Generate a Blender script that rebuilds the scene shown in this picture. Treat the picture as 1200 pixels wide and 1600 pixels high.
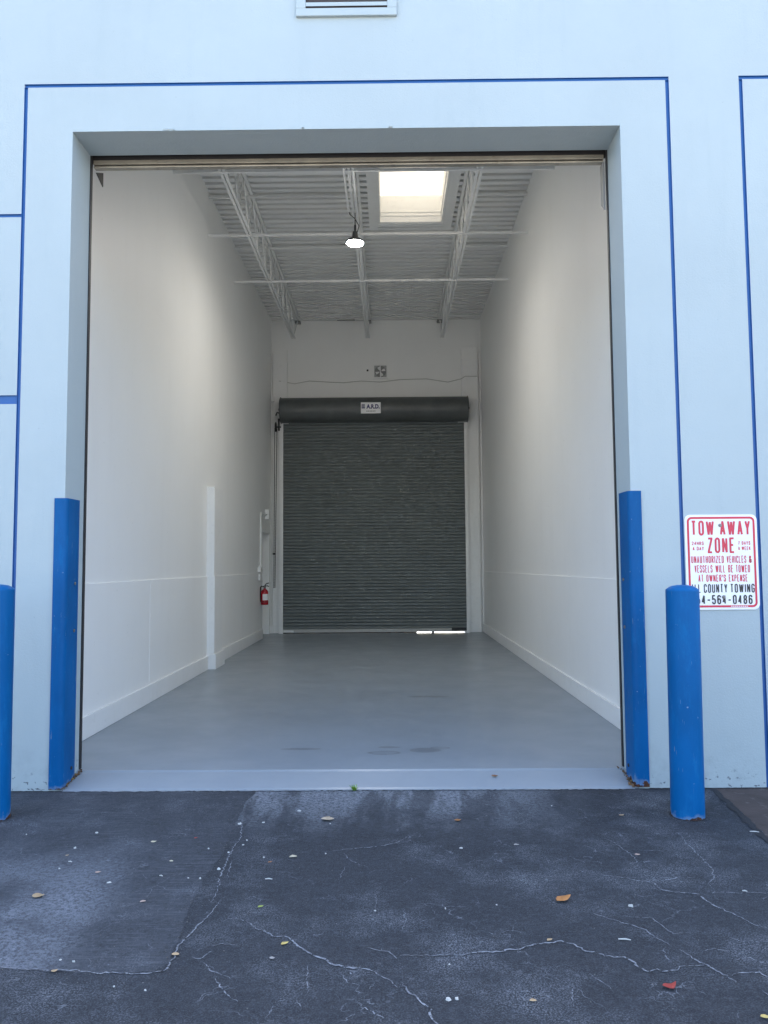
import bpy, bmesh, math, random
from mathutils import Matrix, Vector

for o in list(bpy.data.objects):
    bpy.data.objects.remove(o, do_unlink=True)
scene = bpy.context.scene
col = scene.collection
R = math.radians

# ---------------------------------------------------------------- camera
cd = bpy.data.cameras.new("camera")
cam = bpy.data.objects.new("camera", cd)
col.objects.link(cam)
cd.sensor_fit = 'HORIZONTAL'
cd.sensor_width = 36.0
cd.lens = 36.0 * 1223.0 / 1200.0
cd.clip_start = 0.05
cd.clip_end = 3000
cam.matrix_world = Matrix(((0.99993638, 0.00766237, 0.00827838, 0.0),
                           (0.00878369, -0.06845098, -0.99761581, -4.9),
                           (-0.00707744, 0.99762506, -0.06851393, 1.3689),
                           (0, 0, 0, 1)))
scene.camera = cam

# ---------------------------------------------------------------- sky, sun, exposure
SUN_EL, SUN_AZ = R(51), R(14)          # sun stands behind the building, slightly to the right
w = bpy.data.worlds.new("World")
scene.world = w
w.use_nodes = True
nt = w.node_tree
bg = nt.nodes["Background"]
sky = nt.nodes.new("ShaderNodeTexSky")
sky.sky_type = 'NISHITA'
sky.sun_disc = False
sky.sun_elevation = SUN_EL
sky.sun_rotation = SUN_AZ
sky.air_density = 1.0
sky.dust_density = 3.5
sky.ozone_density = 0.4
nt.links.new(sky.outputs[0], bg.inputs[0])
bg.inputs[1].default_value = 0.15
sl = bpy.data.lights.new("sun", 'SUN')
sl.energy = 4.4
sl.angle = R(0.55)
sl.color = (1.0, 0.95, 0.87)
sun = bpy.data.objects.new("sun", sl)
col.objects.link(sun)
sd = Vector((math.sin(SUN_AZ) * math.cos(SUN_EL), math.cos(SUN_AZ) * math.cos(SUN_EL), math.sin(SUN_EL)))
sun.rotation_euler = sd.to_track_quat('Z', 'Y').to_euler()
sun.location = sd * 40
vs = scene.view_settings
vs.view_transform = 'Standard'
vs.look = 'None'
vs.exposure = 2.6
vs.gamma = 1.0
vs.use_curve_mapping = False
scene.cycles.max_bounces = 14
scene.cycles.diffuse_bounces = 10
scene.cycles.transparent_max_bounces = 12
scene.cycles.caustics_reflective = False
scene.cycles.caustics_refractive = False
scene.cycles.sample_clamp_indirect = 4.0
scene.cycles.blur_glossy = 1.0

# ---------------------------------------------------------------- measured layout (metres; facade plane y = 0, ground z = 0)
CRACKS = [(1.0, [(-0.819, -0.515), (-0.77, -0.849), (-0.778, -0.984), (-0.777, -1.126), (-0.77, -1.227), (-0.767, -1.338), (-0.749, -1.456), (-0.741, -1.54), (-0.744, -1.609), (-0.762, -1.578)]), (0.7, [(-0.754, -1.15), (-0.744, -1.243), (-0.729, -1.367)]), (1.1, [(-0.709, -1.566), (-0.723, -1.703), (-0.737, -1.781), (-0.75, -1.808), (-0.755, -1.855), (-0.757, -1.876), (-0.772, -1.931), (-0.782, -1.979), (-0.77, -2.049), (-0.777, -2.093), (-0.78, -2.145), (-0.814, -2.157), (-0.855, -2.165), (-0.898, -2.165), (-0.955, -2.156), (-1.006, -2.164), (-1.086, -2.139), (-1.168, -2.143), (-1.26, -2.134), (-1.354, -2.12), (-1.447, -2.111)]), (1.3, [(-0.643, -1.754), (-0.597, -1.76), (-0.562, -1.788), (-0.521, -1.841), (-0.49, -1.852), (-0.461, -1.883), (-0.445, -1.908), (-0.415, -1.903), (-0.386, -1.914), (-0.361, -1.958), (-0.321, -2.006), (-0.283, -2.047), (-0.242, -2.07), (-0.217, -2.105), (-0.176, -2.123), (-0.139, -2.136), (-0.095, -2.14), (-0.062, -2.161), (-0.033, -2.198), (-0.008, -2.218), (0.011, -2.258)]), (1.1, [(0.022, -2.223), (0.044, -2.281), (0.069, -2.307), (0.092, -2.355), (0.117, -2.38), (0.109, -2.414), (0.115, -2.438), (0.126, -2.457), (0.138, -2.506)]), (0.7, [(-0.162, -2.14), (-0.148, -2.165), (-0.126, -2.182)]), (0.6, [(-0.185, -2.161), (-0.156, -2.222), (-0.112, -2.246)]), (0.9, [(-0.093, -1.993), (-0.035, -2.017), (-0.012, -2.031), (0.01, -2.071)]), (1.2, [(0.021, -2.049), (0.078, -2.045), (0.15, -2.05), (0.206, -2.041), (0.239, -2.05), (0.287, -2.028), (0.328, -2.023), (0.378, -2.024), (0.414, -2.005), (0.449, -2.006), (0.482, -1.982), (0.544, -1.959), (0.579, -1.959), (0.61, -1.945), (0.636, -1.964), (0.655, -1.979), (0.679, -2.021), (0.712, -2.026), (0.737, -2.058), (0.803, -2.063), (0.821, -2.089), (0.83, -2.132), (0.853, -2.162), (0.89, -2.145), (0.902, -2.162), (0.956, -2.154), (0.972, -2.129), (1.012, -2.125), (1.058, -2.121)]), (0.9, [(0.773, -1.715), (0.829, -1.765), (0.904, -1.82), (0.946, -1.862), (0.956, -1.903), (0.979, -1.952), (0.997, -1.986)]), (1.0, [(1.014, -2.014), (1.061, -2.112), (1.092, -2.167), (1.121, -2.224), (1.104, -2.244)]), (0.9, [(1.122, -2.192), (1.142, -2.176), (1.225, -2.168), (1.239, -2.197), (1.275, -2.209)]), (0.6, [(0.96, -2.0), (0.949, -2.059), (0.955, -2.103)]), (0.7, [(1.096, -2.024), (1.142, -2.005), (1.187, -2.033)]), (0.7, [(1.222, -1.914), (1.267, -1.954), (1.355, -1.955), (1.398, -1.96)]), (0.6, [(1.193, -2.06), (1.238, -2.07), (1.256, -2.101), (1.281, -2.109), (1.322, -2.114)]), (1.1, [(0.889, -1.289), (0.93, -1.347), (1.0, -1.369), (1.067, -1.405), (1.117, -1.419), (1.125, -1.492), (1.164, -1.519), (1.212, -1.532), (1.263, -1.539), (1.272, -1.613), (1.297, -1.679), (1.333, -1.741), (1.362, -1.813), (1.402, -1.855), (1.442, -1.896)]), (0.7, [(1.117, -1.419), (1.212, -1.385), (1.247, -1.365), (1.314, -1.372)]), (0.8, [(1.453, -0.801), (1.439, -0.983), (1.436, -1.093), (1.432, -1.265), (1.4, -1.373), (1.352, -1.428), (1.339, -1.526)]), (0.7, [(1.295, -1.558), (1.339, -1.526), (1.4, -1.527), (1.439, -1.54), (1.479, -1.528), (1.556, -1.535), (1.608, -1.535)]), (0.8, [(1.057, -0.871), (1.09, -0.935), (1.104, -1.014), (1.122, -1.098), (1.124, -1.185), (1.083, -1.216)]), (0.5, [(1.179, -1.048), (1.249, -1.041), (1.325, -1.067)]), (0.6, [(0.893, -1.733), (0.936, -1.755), (1.003, -1.761), (1.014, -1.815), (1.035, -1.893), (1.095, -1.878)]), (0.7, [(-0.71, -2.054), (-0.679, -2.067), (-0.647, -2.013)]), (0.6, [(-0.655, -1.975), (-0.625, -1.956), (-0.564, -1.971)]), (0.8, [(-0.662, -2.094), (-0.615, -2.154), (-0.545, -2.2)]), (0.8, [(-0.596, -2.199), (-0.549, -2.278), (-0.515, -2.323), (-0.492, -2.338)]), (0.7, [(-0.108, -2.354), (-0.081, -2.389), (-0.031, -2.43)]), (0.5, [(-0.298, -2.118), (-0.279, -2.287)]), (0.5, [(-0.309, -2.317), (-0.29, -2.371)]), (0.9, [(-0.29, -1.032), (-0.168, -0.999), (-0.044, -0.966), (0.019, -0.922), (0.074, -0.85)]), (0.5, [(-0.237, -1.049), (-0.217, -1.132), (-0.169, -1.187), (-0.114, -1.249)]), (0.5, [(-0.217, -1.233), (-0.239, -1.378)]), (0.6, [(0.523, -0.865), (0.537, -0.946), (0.578, -0.99)]), (0.5, [(0.889, -1.289), (0.85, -1.296), (0.813, -1.31)]), (0.5, [(0.039, -1.669), (0.047, -1.781), (0.031, -1.861)]), (0.5, [(0.582, -2.245), (0.561, -2.321), (0.556, -2.374)]), (0.5, [(0.646, -2.165), (0.674, -2.214), (0.699, -2.273)]), (0.4, [(1.179, -2.279), (1.187, -2.305), (1.199, -2.342)]), (0.5, [(-0.077, -1.514), (-0.07, -1.608), (-0.074, -1.668)])]
LEAVES = [(-0.351, -0.586, 0.078, 0.085, 'beige'), (-0.47, -1.121, 0.037, 0.056, 'cream'), (-1.478, -1.547, 0.058, 0.057, 'tan'), (-0.395, -1.967, 0.029, 0.053, 'yellow'), (0.693, -1.608, 0.07, 0.055, 'orange'), (0.568, -1.945, 0.022, 0.039, 'tan'), (0.891, -2.258, 0.048, 0.042, 'red'), (0.435, -2.345, 0.023, 0.029, 'tan'), (0.346, -0.606, 0.039, 0.052, 'orange'), (1.117, -2.435, 0.028, 0.04, 'yellow'), (-0.534, -1.658, 0.024, 0.029, 'green'), (-1.025, -1.606, 0.024, 0.037, 'pink'), (-1.325, -1.297, 0.027, 0.044, 'pink'), (-0.425, -2.073, 0.021, 0.022, 'grey'), (-0.771, -2.044, 0.03, 0.041, 'tan'), (-1.153, -2.151, 0.022, 0.038, 'tan'), (-0.569, -1.183, 0.021, 0.047, 'brown'), (1.149, -1.106, 0.025, 0.032, 'pink'), (1.245, -0.522, 0.029, 0.043, 'tan'), (-0.995, -0.855, 0.017, 0.056, 'red'), (0.602, -0.973, 0.026, 0.044, 'grey'), (0.646, 0.158, 0.045, 0.058, 'brown'), (-1.192, -0.908, 0.029, 0.036, 'cream'), (-1.032, -1.163, 0.021, 0.032, 'cream'), (-1.551, -1.085, 0.016, 0.041, 'tan')]
SCRAPS = [(-1.531, -0.764, 0.027, 0.029), (-1.555, -0.983, 0.022, 0.026), (-1.237, -1.404, 0.026, 0.028), (-0.896, -1.0, 0.016, 0.026), (-0.789, -1.052, 0.019, 0.05), (-0.79, -1.257, 0.024, 0.022), (-0.848, -1.366, 0.014, 0.028), (-0.818, -0.632, 0.035, 0.041), (-0.691, -0.613, 0.025, 0.042), (-0.73, -0.886, 0.013, 0.027), (-0.738, -0.949, 0.019, 0.035), (-0.609, -1.119, 0.012, 0.024), (-0.522, -0.419, 0.029, 0.023), (-0.333, -0.639, 0.014, 0.031), (0.331, -1.005, 0.032, 0.043), (0.415, -1.642, 0.013, 0.03), (0.207, -1.676, 0.013, 0.017), (0.19, -2.112, 0.011, 0.026), (0.17, -2.33, 0.029, 0.029), (0.198, -2.326, 0.019, 0.022), (-0.321, -1.073, 0.013, 0.017), (0.951, -1.658, 0.029, 0.041), (-0.806, -2.273, 0.011, 0.011), (0.902, -0.347, 0.011, 0.024), (-1.885, -0.788, 0.01, 0.019), (-0.073, -1.691, 0.013, 0.012), (-1.521, -1.243, 0.015, 0.023), (-0.903, -1.358, 0.012, 0.021), (-0.916, -2.249, 0.007, 0.012), (-1.166, -2.073, 0.014, 0.018), (-1.114, -2.087, 0.014, 0.031)]
TWIGS = [(-0.545, -1.376, 0.032), (0.841, -1.941, 0.044), (1.841, -0.796, 0.044), (1.466, -1.521, 0.019), (-1.503, -1.166, 0.018), (-1.029, -1.336, 0.017)]
PATCH = [[-0.834, -0.069], [-0.856, -0.26], [-0.841, -0.548], [-0.834, -0.753], [-0.816, -1.068], [-0.829, -1.338], [-0.822, -1.632], [-0.795, -1.906], [-0.777, -2.093], [-0.815, -2.153], [-1.008, -2.16], [-1.258, -2.138], [-1.485, -2.124], [-1.801, -2.114]]
CABLE = [(-2.36, 5.061), (-2.23, 5.103), (-1.927, 5.065), (-1.624, 5.12), (-1.235, 5.094), (-0.932, 5.078), (-0.586, 5.11), (-0.197, 5.085), (0.235, 5.133), (0.753, 5.142), (1.184, 5.072), (1.443, 5.113), (1.53, 5.165), (1.768, 5.163)]

XOL, XOR, ZSOF, TW = -2.051, 1.506, 4.204, 0.30        # door opening, wall thickness
XL, XR, ZF, YB, ZD = -2.398, 1.855, 0.051, 10.762, 6.37  # room inside
rnd = random.Random(7)

# ---------------------------------------------------------------- helpers
class MB:
    def __init__(s):
        s.v = []; s.f = []
    def add(s, vs_, fs):
        n = len(s.v); s.v += [tuple(a) for a in vs_]; s.f += [tuple(i + n for i in f) for f in fs]; return s
    def box(s, x0, x1, y0, y1, z0, z1):
        return s.add([(x0, y0, z0), (x1, y0, z0), (x1, y1, z0), (x0, y1, z0), (x0, y0, z1), (x1, y0, z1), (x1, y1, z1), (x0, y1, z1)],
                     [(0, 3, 2, 1), (4, 5, 6, 7), (0, 1, 5, 4), (1, 2, 6, 5), (2, 3, 7, 6), (3, 0, 4, 7)])
    def prism(s, poly, axis, a, b):
        # poly counter-clockwise in the plane of the two remaining axes
        n = len(poly)
        def P(q, t):
            return {'x': (t, q[0], q[1]), 'y': (q[0], t, q[1]), 'z': (q[0], q[1], t)}[axis]
        return s.add([P(q, a) for q in poly] + [P(q, b) for q in poly],
                     [tuple(range(n))[::-1], tuple(range(n, 2 * n))] + [(i, (i + 1) % n, n + (i + 1) % n, n + i) for i in range(n)])
    def tube(s, pts, r, n=8, caps=True):
        pts = [Vector(q) for q in pts]
        rs = r if isinstance(r, (list, tuple)) else [r] * len(pts)
        base = len(s.v); up = None
        for i, q in enumerate(pts):
            d = (pts[min(i + 1, len(pts) - 1)] - pts[max(i - 1, 0)])
            if d.length < 1e-9: d = Vector((0, 0, 1))
            d.normalize()
            if up is None:
                up = Vector((0, 0, 1)) if abs(d.z) < .9 else Vector((1, 0, 0))
            sd_ = d.cross(up)
            if sd_.length < 1e-6: sd_ = d.cross(Vector((0, 1, 0)))
            sd_.normalize(); u2 = sd_.cross(d); up = u2
            for k in range(n):
                a = 2 * math.pi * k / n
                s.v.append(tuple(q + (sd_ * math.cos(a) + u2 * math.sin(a)) * rs[i]))
        for i in range(len(pts) - 1):
            for k in range(n):
                a, b = base + i * n + k, base + i * n + (k + 1) % n
                s.f.append((a, b, b + n, a + n))
        if caps:
            s.f.append(tuple(base + k for k in range(n))[::-1])
            e = base + (len(pts) - 1) * n
            s.f.append(tuple(e + k for k in range(n)))
        return s
    def lathe(s, prof, cx, cy, n=32, cz=0):
        base = len(s.v)
        for r, z in prof:
            for k in range(n):
                a = 2 * math.pi * k / n
                s.v.append((cx + r * math.cos(a), cy + r * math.sin(a), cz + z))
        for i in range(len(prof) - 1):
            for k in range(n):
                a, b = base + i * n + k, base + i * n + (k + 1) % n
                s.f.append((a, b, b + n, a + n))
        s.f.append(tuple(base + k for k in range(n))[::-1])
        e = base + (len(prof) - 1) * n
        s.f.append(tuple(e + k for k in range(n)))
        return s
    def build(s, name, mat, parent=None, smooth=None, bevel=0, fix=True):
        me = bpy.data.meshes.new(name)
        me.from_pydata(s.v, [], s.f); me.update()
        if fix:
            bm = bmesh.new(); bm.from_mesh(me)
            bmesh.ops.recalc_face_normals(bm, faces=bm.faces)
            bm.to_mesh(me); bm.free()
        me.materials.append(mat)
        if smooth:
            me.shade_smooth()
            me.set_sharp_from_angle(angle=R(smooth))
        return link(name, me, parent, bevel)

def link(name, me, parent=None, bevel=0):
    o = bpy.data.objects.new(name, me); col.objects.link(o)
    if parent is not None:
        o.parent = parent
        pw = Vector((0, 0, 0)); q = parent
        while q is not None:
            pw += q.location; q = q.parent
        o.location = -pw
    if bevel:
        m = o.modifiers.new("bevel", 'BEVEL'); m.width = bevel; m.segments = 2; m.limit_method = 'ANGLE'; m.angle_limit = R(40)
    return o

def empty(name, loc, label, cat, group=None):
    o = bpy.data.objects.new(name, None); col.objects.link(o)
    o.empty_display_size = .1; o.location = loc
    return tag(o, label, cat, group)

def tag(o, label, cat, group=None):
    o['label'] = label; o['category'] = cat
    if group: o['group'] = group
    return o

def structure(o):
    o['kind'] = 'structure'; return o

# ---------------------------------------------------------------- materials
class NT:
    def __init__(s, name):
        s.m = bpy.data.materials.new(name); s.m.use_nodes = True
        s.t = s.m.node_tree; s.b = s.t.nodes["Principled BSDF"]; s.out = s.t.nodes["Material Output"]
        s.geo = s.n("ShaderNodeNewGeometry"); s.pos = s.geo.outputs["Position"]
    def n(s, k): return s.t.nodes.new(k)
    def l(s, a, b): s.t.links.new(a, b)
    def val(s, sock, v):
        if isinstance(v, bpy.types.NodeSocket): s.l(v, sock)
        else: sock.default_value = v
    def map(s, scale=(1, 1, 1), loc=(0, 0, 0)):
        m = s.n("ShaderNodeMapping"); s.l(s.pos, m.inputs[0]); m.inputs["Scale"].default_value = scale; m.inputs["Location"].default_value = loc
        return m.outputs[0]
    def noise(s, scale, detail=4, rough=.55, vec=None, dist=0):
        k = s.n("ShaderNodeTexNoise"); s.l(vec or s.pos, k.inputs["Vector"])
        k.inputs["Scale"].default_value = scale; k.inputs["Detail"].default_value = detail; k.inputs["Roughness"].default_value = rough; k.inputs["Distortion"].default_value = dist
        return k.outputs[0]
    def voro(s, scale, feature='F1', vec=None, out="Distance"):
        k = s.n("ShaderNodeTexVoronoi"); k.feature = feature; s.l(vec or s.pos, k.inputs["Vector"]); k.inputs["Scale"].default_value = scale
        return k.outputs[out]
    def ramp(s, f, a, b, va=0.0, vb=1.0):
        k = s.n("ShaderNodeMapRange"); k.interpolation_type = 'SMOOTHSTEP'
        s.val(k.inputs[0], f)
        for i, v in enumerate((a, b, va, vb)): k.inputs[i + 1].default_value = v
        return k.outputs[0]
    def math(s, op, a, b=0.0, c=0.0):
        k = s.n("ShaderNodeMath"); k.operation = op
        s.val(k.inputs[0], a); s.val(k.inputs[1], b); s.val(k.inputs[2], c)
        return k.outputs[0]
    def mix(s, f, a, b, mode='MIX'):
        k = s.n("ShaderNodeMix"); k.data_type = 'RGBA'; k.blend_type = mode
        s.val(k.inputs[0], f)
        s.val(k.inputs[6], a if isinstance(a, bpy.types.NodeSocket) else (*a, 1)); s.val(k.inputs[7], b if isinstance(b, bpy.types.NodeSocket) else (*b, 1))
        return k.outputs[2]
    def xyz(s):
        k = s.n("ShaderNodeSeparateXYZ"); s.l(s.pos, k.inputs[0]); return k.outputs
    def bump(s, h, strength=.3, dist=.01, prev=None):
        k = s.n("ShaderNodeBump"); k.inputs["Strength"].default_value = strength; k.inputs["Distance"].default_value = dist
        s.l(h, k.inputs["Height"])
        if prev: s.l(prev, k.inputs["Normal"])
        return k.outputs[0]
    def done(s, color, rough=.6, normal=None, metal=0.0, spec=None):
        s.val(s.b.inputs["Base Color"], color if isinstance(color, bpy.types.NodeSocket) else (*color, 1))
        s.val(s.b.inputs["Roughness"], rough); s.b.inputs["Metallic"].default_value = metal
        if spec is not None: s.b.inputs["Specular IOR Level"].default_value = spec
        if normal: s.l(normal, s.b.inputs["Normal"])
        return s.m

def painted(name, c, vary=.06, rough=.6, bs=60, bstr=.12, grime=None, metal=0.0, big=1.3):
    k = NT(name)
    f = k.ramp(k.noise(big, 5, .6), .3, .7)
    c2 = tuple(x * (1 - vary) for x in c)
    cc = k.mix(f, c, c2)
    f2 = k.ramp(k.noise(9, 4, .6), .45, .75)
    cc = k.mix(k.math('MULTIPLY', f2, .35), cc, tuple(x * (1 - 1.6 * vary) for x in c))
    if grime:
        g = k.ramp(k.noise(14, 6, .65), .56, .72)
        cc = k.mix(k.math('MULTIPLY', g, grime[1]), cc, grime[0])
    nrm = k.bump(k.noise(bs, 4, .6), bstr, .004)
    return k.done(cc, k.ramp(f2, 0, 1, rough, min(1, rough + .08)), nrm, metal)

def mat_facade():
    k = NT("pale_blue_masonry_paint")
    base = (0.395, 0.46, 0.478)
    f = k.ramp(k.noise(.8, 5, .6), .3, .7)
    cc = k.mix(f, base, (0.372, 0.434, 0.452))
    streak = k.ramp(k.noise(3.0, 5, .6, k.map((2.2, 2.2, .22))), .5, .75)
    cc = k.mix(k.math('MULTIPLY', streak, .28), cc, (0.33, 0.395, 0.42))
    z = k.xyz()[2]
    # chipped and splashed paint just above the ground
    low = k.ramp(z, .02, .16, 1, 0)
    chip = k.ramp(k.noise(26, 4, .6, k.map((1, 1, 1.7))), .60, .64)
    cc = k.mix(k.math('MULTIPLY', low, chip), cc, (0.09, 0.10, 0.12))
    splash = k.ramp(k.noise(7, 5, .65), .42, .7)
    cc = k.mix(k.math('MULTIPLY', k.math('MULTIPLY', k.ramp(z, .0, .42, 1, 0), splash), .38), cc, (0.22, 0.25, 0.275))
    blot = k.ramp(k.noise(4.5, 6, .7), .54, .66)
    cc = k.mix(k.math('MULTIPLY', blot, .10), cc, (0.43, 0.47, 0.47))
    spk = k.ramp(k.noise(38, 4, .6), .69, .72)
    cc = k.mix(k.math('MULTIPLY', spk, .35), cc, (0.24, 0.28, 0.30))
    n1 = k.bump(k.noise(2.2, 5, .55), .45, .016)
    n2 = k.bump(k.noise(85, 5, .7), .40, .005, n1)
    return k.done(cc, .62, n2, spec=.35)

def mat_inner_wall():
    k = NT("white_wall_paint_scuffed")
    f = k.ramp(k.noise(1.1, 5, .6), .3, .7)
    cc = k.mix(f, (0.87, 0.87, 0.855), (0.85, 0.85, 0.835))
    streak = k.ramp(k.noise(2.2, 6, .62, k.map((1.5, 1.5, .16))), .48, .74)
    cc = k.mix(k.math('MULTIPLY', streak, .11), cc, (0.72, 0.715, 0.69))
    z = k.xyz()[2]
    scuff = k.ramp(k.noise(5, 6, .7, k.map((1, .8, 1.6))), .55, .68)
    cc = k.mix(k.math('MULTIPLY', k.math('MULTIPLY', scuff, k.ramp(z, .1, 1.5, .5, 0)), .7), cc, (0.89, 0.885, 0.87))
    spot = k.ramp(k.noise(30, 3, .5), .70, .74)
    cc = k.mix(k.math('MULTIPLY', spot, .25), cc, (0.45, 0.44, 0.42))
    nrm = k.bump(k.noise(1.3, 3, .5), .08, .01)
    return k.done(cc, .52, nrm, spec=.3)

def mat_floor():
    k = NT("grey_floor_paint")
    f = k.ramp(k.noise(1.2, 6, .62), .3, .7)
    cc = k.mix(f, (0.275, 0.315, 0.352), (0.245, 0.282, 0.318))
    scr = k.ramp(k.noise(6, 6, .7, k.map((.5, 2.5, 1))), .58, .72)
    cc = k.mix(k.math('MULTIPLY', scr, .12), cc, (0.31, 0.345, 0.38))
    spk = k.ramp(k.noise(45, 3, .5), .71, .75)
    cc = k.mix(k.math('MULTIPLY', spk, .2), cc, (0.12, 0.125, 0.13))
    X, Y, Z = k.xyz()
    wob = k.math('MULTIPLY', k.math('SUBTRACT', k.noise(9, 4, .6), .5), .55)
    tot = None
    for (sx, sy, rx, ry, ring) in ((-.06, .73, .125, .062, True), (.235, .80, .12, .075, False), (.345, .87, .075, .04, True), (-.02, .90, .085, .030, False), (-.66, .86, .16, .03, False), (.36, 3.1, .22, .05, False)):
        d = k.math('POWER', k.math('DIVIDE', k.math('SUBTRACT', X, sx), rx), 2)
        d = k.math('ADD', d, k.math('POWER', k.math('DIVIDE', k.math('SUBTRACT', Y, sy), ry), 2))
        d = k.math('ADD', k.math('SQRT', d), wob)
        m = k.ramp(d, .86, 1.04, 1, 0)
        if ring:
            m = k.math('MULTIPLY', m, k.ramp(d, .62, .92, .35, 1))
        else:
            m = k.math('MULTIPLY', m, .75)
        tot = m if tot is None else k.math('MAXIMUM', tot, m)
    cc = k.mix(k.math('MULTIPLY', tot, .6), cc, (0.085, 0.09, 0.095))
    rg = k.ramp(k.noise(2.5, 5, .6), .3, .7, .30, .42)
    nrm = k.bump(k.noise(2, 3, .5), .10, .01)
    return k.done(cc, rg, nrm)

def mat_asphalt(name, a, b, pale, palefac, dust=True):
    k = NT(name)
    X, Y, Z = k.xyz()
    f = k.ramp(k.noise(1.1, 6, .65), .3, .7)
    cc = k.mix(f, a, b)
    # darker sealcoat streaks running out of the door
    tr = k.ramp(k.noise(2.6, 5, .6, k.map((1.6, .35, 1))), .50, .70)
    cc = k.mix(k.math('MULTIPLY', tr, .55), cc, tuple(x * .55 for x in a))
    # stones showing through, and pits
    st1 = k.ramp(k.noise(42, 6, .8), .48, .64)
    cc = k.mix(k.math('MULTIPLY', st1, .7), cc, tuple(x * 1.9 for x in a))
    pit = k.ramp(k.noise(34, 6, .8, k.map((1, 1, 1), (3, 7, 0))), .52, .64)
    cc = k.mix(k.math('MULTIPLY', pit, .75), cc, tuple(x * .42 for x in a))
    mid = k.ramp(k.noise(9, 6, .72), .40, .66)
    cc = k.mix(k.math('MULTIPLY', mid, .42), cc, tuple(x * 1.6 for x in a))
    # worn areas where pale dust sits in the grain
    cloud = k.ramp(k.noise(1.9, 6, .68), .46, .70)
    grit = k.ramp(k.noise(160, 4, .75), .48, .60)
    grit2 = k.ramp(k.noise(48, 6, .8), .53, .64)
    g = k.math('MULTIPLY', k.math('MAXIMUM', grit, grit2), k.math('ADD', k.math('MULTIPLY', cloud, .75), .14))
    if dust:
        near = k.ramp(k.math('ADD', Y, k.math('MULTIPLY', k.math('SUBTRACT', k.noise(3, 6, .75), .5), 1.1)), -.95, -.10, 0, 1)
        inx = k.math('MULTIPLY', k.ramp(X, -1.15, -.8, 0, 1), k.ramp(X, .3, 1.3, 1, 0))
        trk = k.ramp(k.noise(2.1, 4, .6, k.map((2.4, .5, 1), (.3, 0, 0))), .46, .60, 1, .3)
        d_ = k.math('MULTIPLY', k.math('MULTIPLY', near, inx), trk)
        g = k.math('MAXIMUM', g, k.math('MULTIPLY', d_, k.ramp(k.noise(50, 6, .9), .42, .54, .08, 1)))
    else:
        br = k.ramp(k.noise(5, 5, .7, k.map((.6, 26, 1))), .48, .64)
        g = k.math('MAXIMUM', g, k.math('MULTIPLY', k.math('MULTIPLY', br, k.ramp(k.noise(1.3, 4, .6), .40, .62)), .45))
        front = k.math('MULTIPLY', k.math('MULTIPLY', k.ramp(Y, -1.75, -.7, .95, .12), k.ramp(X, -1.35, -1.02, 1, .1)), k.ramp(k.noise(2.0, 5, .65), .32, .62))
        g = k.math('MAXIMUM', g, k.math('MULTIPLY', front, k.ramp(k.noise(52, 6, .9), .42, .56, .15, 1)))
    cc = k.mix(k.math('MULTIPLY', g, palefac), cc, pale)
    # scattered white grains
    v = k.voro(24); grain = k.ramp(v, .035, .06, 1, 0)
    keep = k.ramp(k.noise(3.3, 4, .6), .5, .62)
    cc = k.mix(k.math('MULTIPLY', grain, k.math('MULTIPLY', keep, .6)), cc, (.40, .42, .44))
    # hairline crazing
    wv = k.n("ShaderNodeVectorMath"); wv.operation = 'ADD'
    nz = k.n("ShaderNodeTexNoise"); k.l(k.pos, nz.inputs["Vector"]); nz.inputs["Scale"].default_value = 7; nz.inputs["Detail"].default_value = 6
    sc_ = k.n("ShaderNodeVectorMath"); sc_.operation = 'SCALE'; k.l(nz.outputs["Color"], sc_.inputs[0]); sc_.inputs["Scale"].default_value = .30
    k.l(k.pos, wv.inputs[0]); k.l(sc_.outputs[0], wv.inputs[1])
    e = k.voro(4.2, 'DISTANCE_TO_EDGE', wv.outputs[0])
    line = k.ramp(e, .004, .012, 1, 0)
    mask = k.math('MULTIPLY', k.ramp(k.noise(2.3, 4, .6), .48, .60), k.ramp(k.noise(19, 3, .6), .42, .58))
    cc = k.mix(k.math('MULTIPLY', k.math('MULTIPLY', line, mask), .55), cc, pale)
    h = k.math('ADD', k.math('MULTIPLY', k.noise(150, 4, .7), .8), k.math('MULTIPLY', k.noise(30, 5, .65), .9))
    nrm = k.bump(h, .9, .009)
    return k.done(cc, .85, nrm, spec=.3)

def mat_crack():
    k = NT("pale_crack_sediment")
    cc = k.mix(k.ramp(k.noise(40, 4, .6), .35, .65), (.25, .27, .30), (.12, .13, .15))
    m = k.done(cc, .9, k.bump(k.noise(200, 3, .6), .4, .002))
    tr = k.n("ShaderNodeBsdfTransparent"); mx = k.n("ShaderNodeMixShader")
    a = k.ramp(k.noise(55, 4, .7), .36, .50)
    k.l(a, mx.inputs[0]); k.l(tr.outputs[0], mx.inputs[1]); k.l(k.b.outputs[0], mx.inputs[2]); k.l(mx.outputs[0], k.out.inputs[0])
    return m

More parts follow.
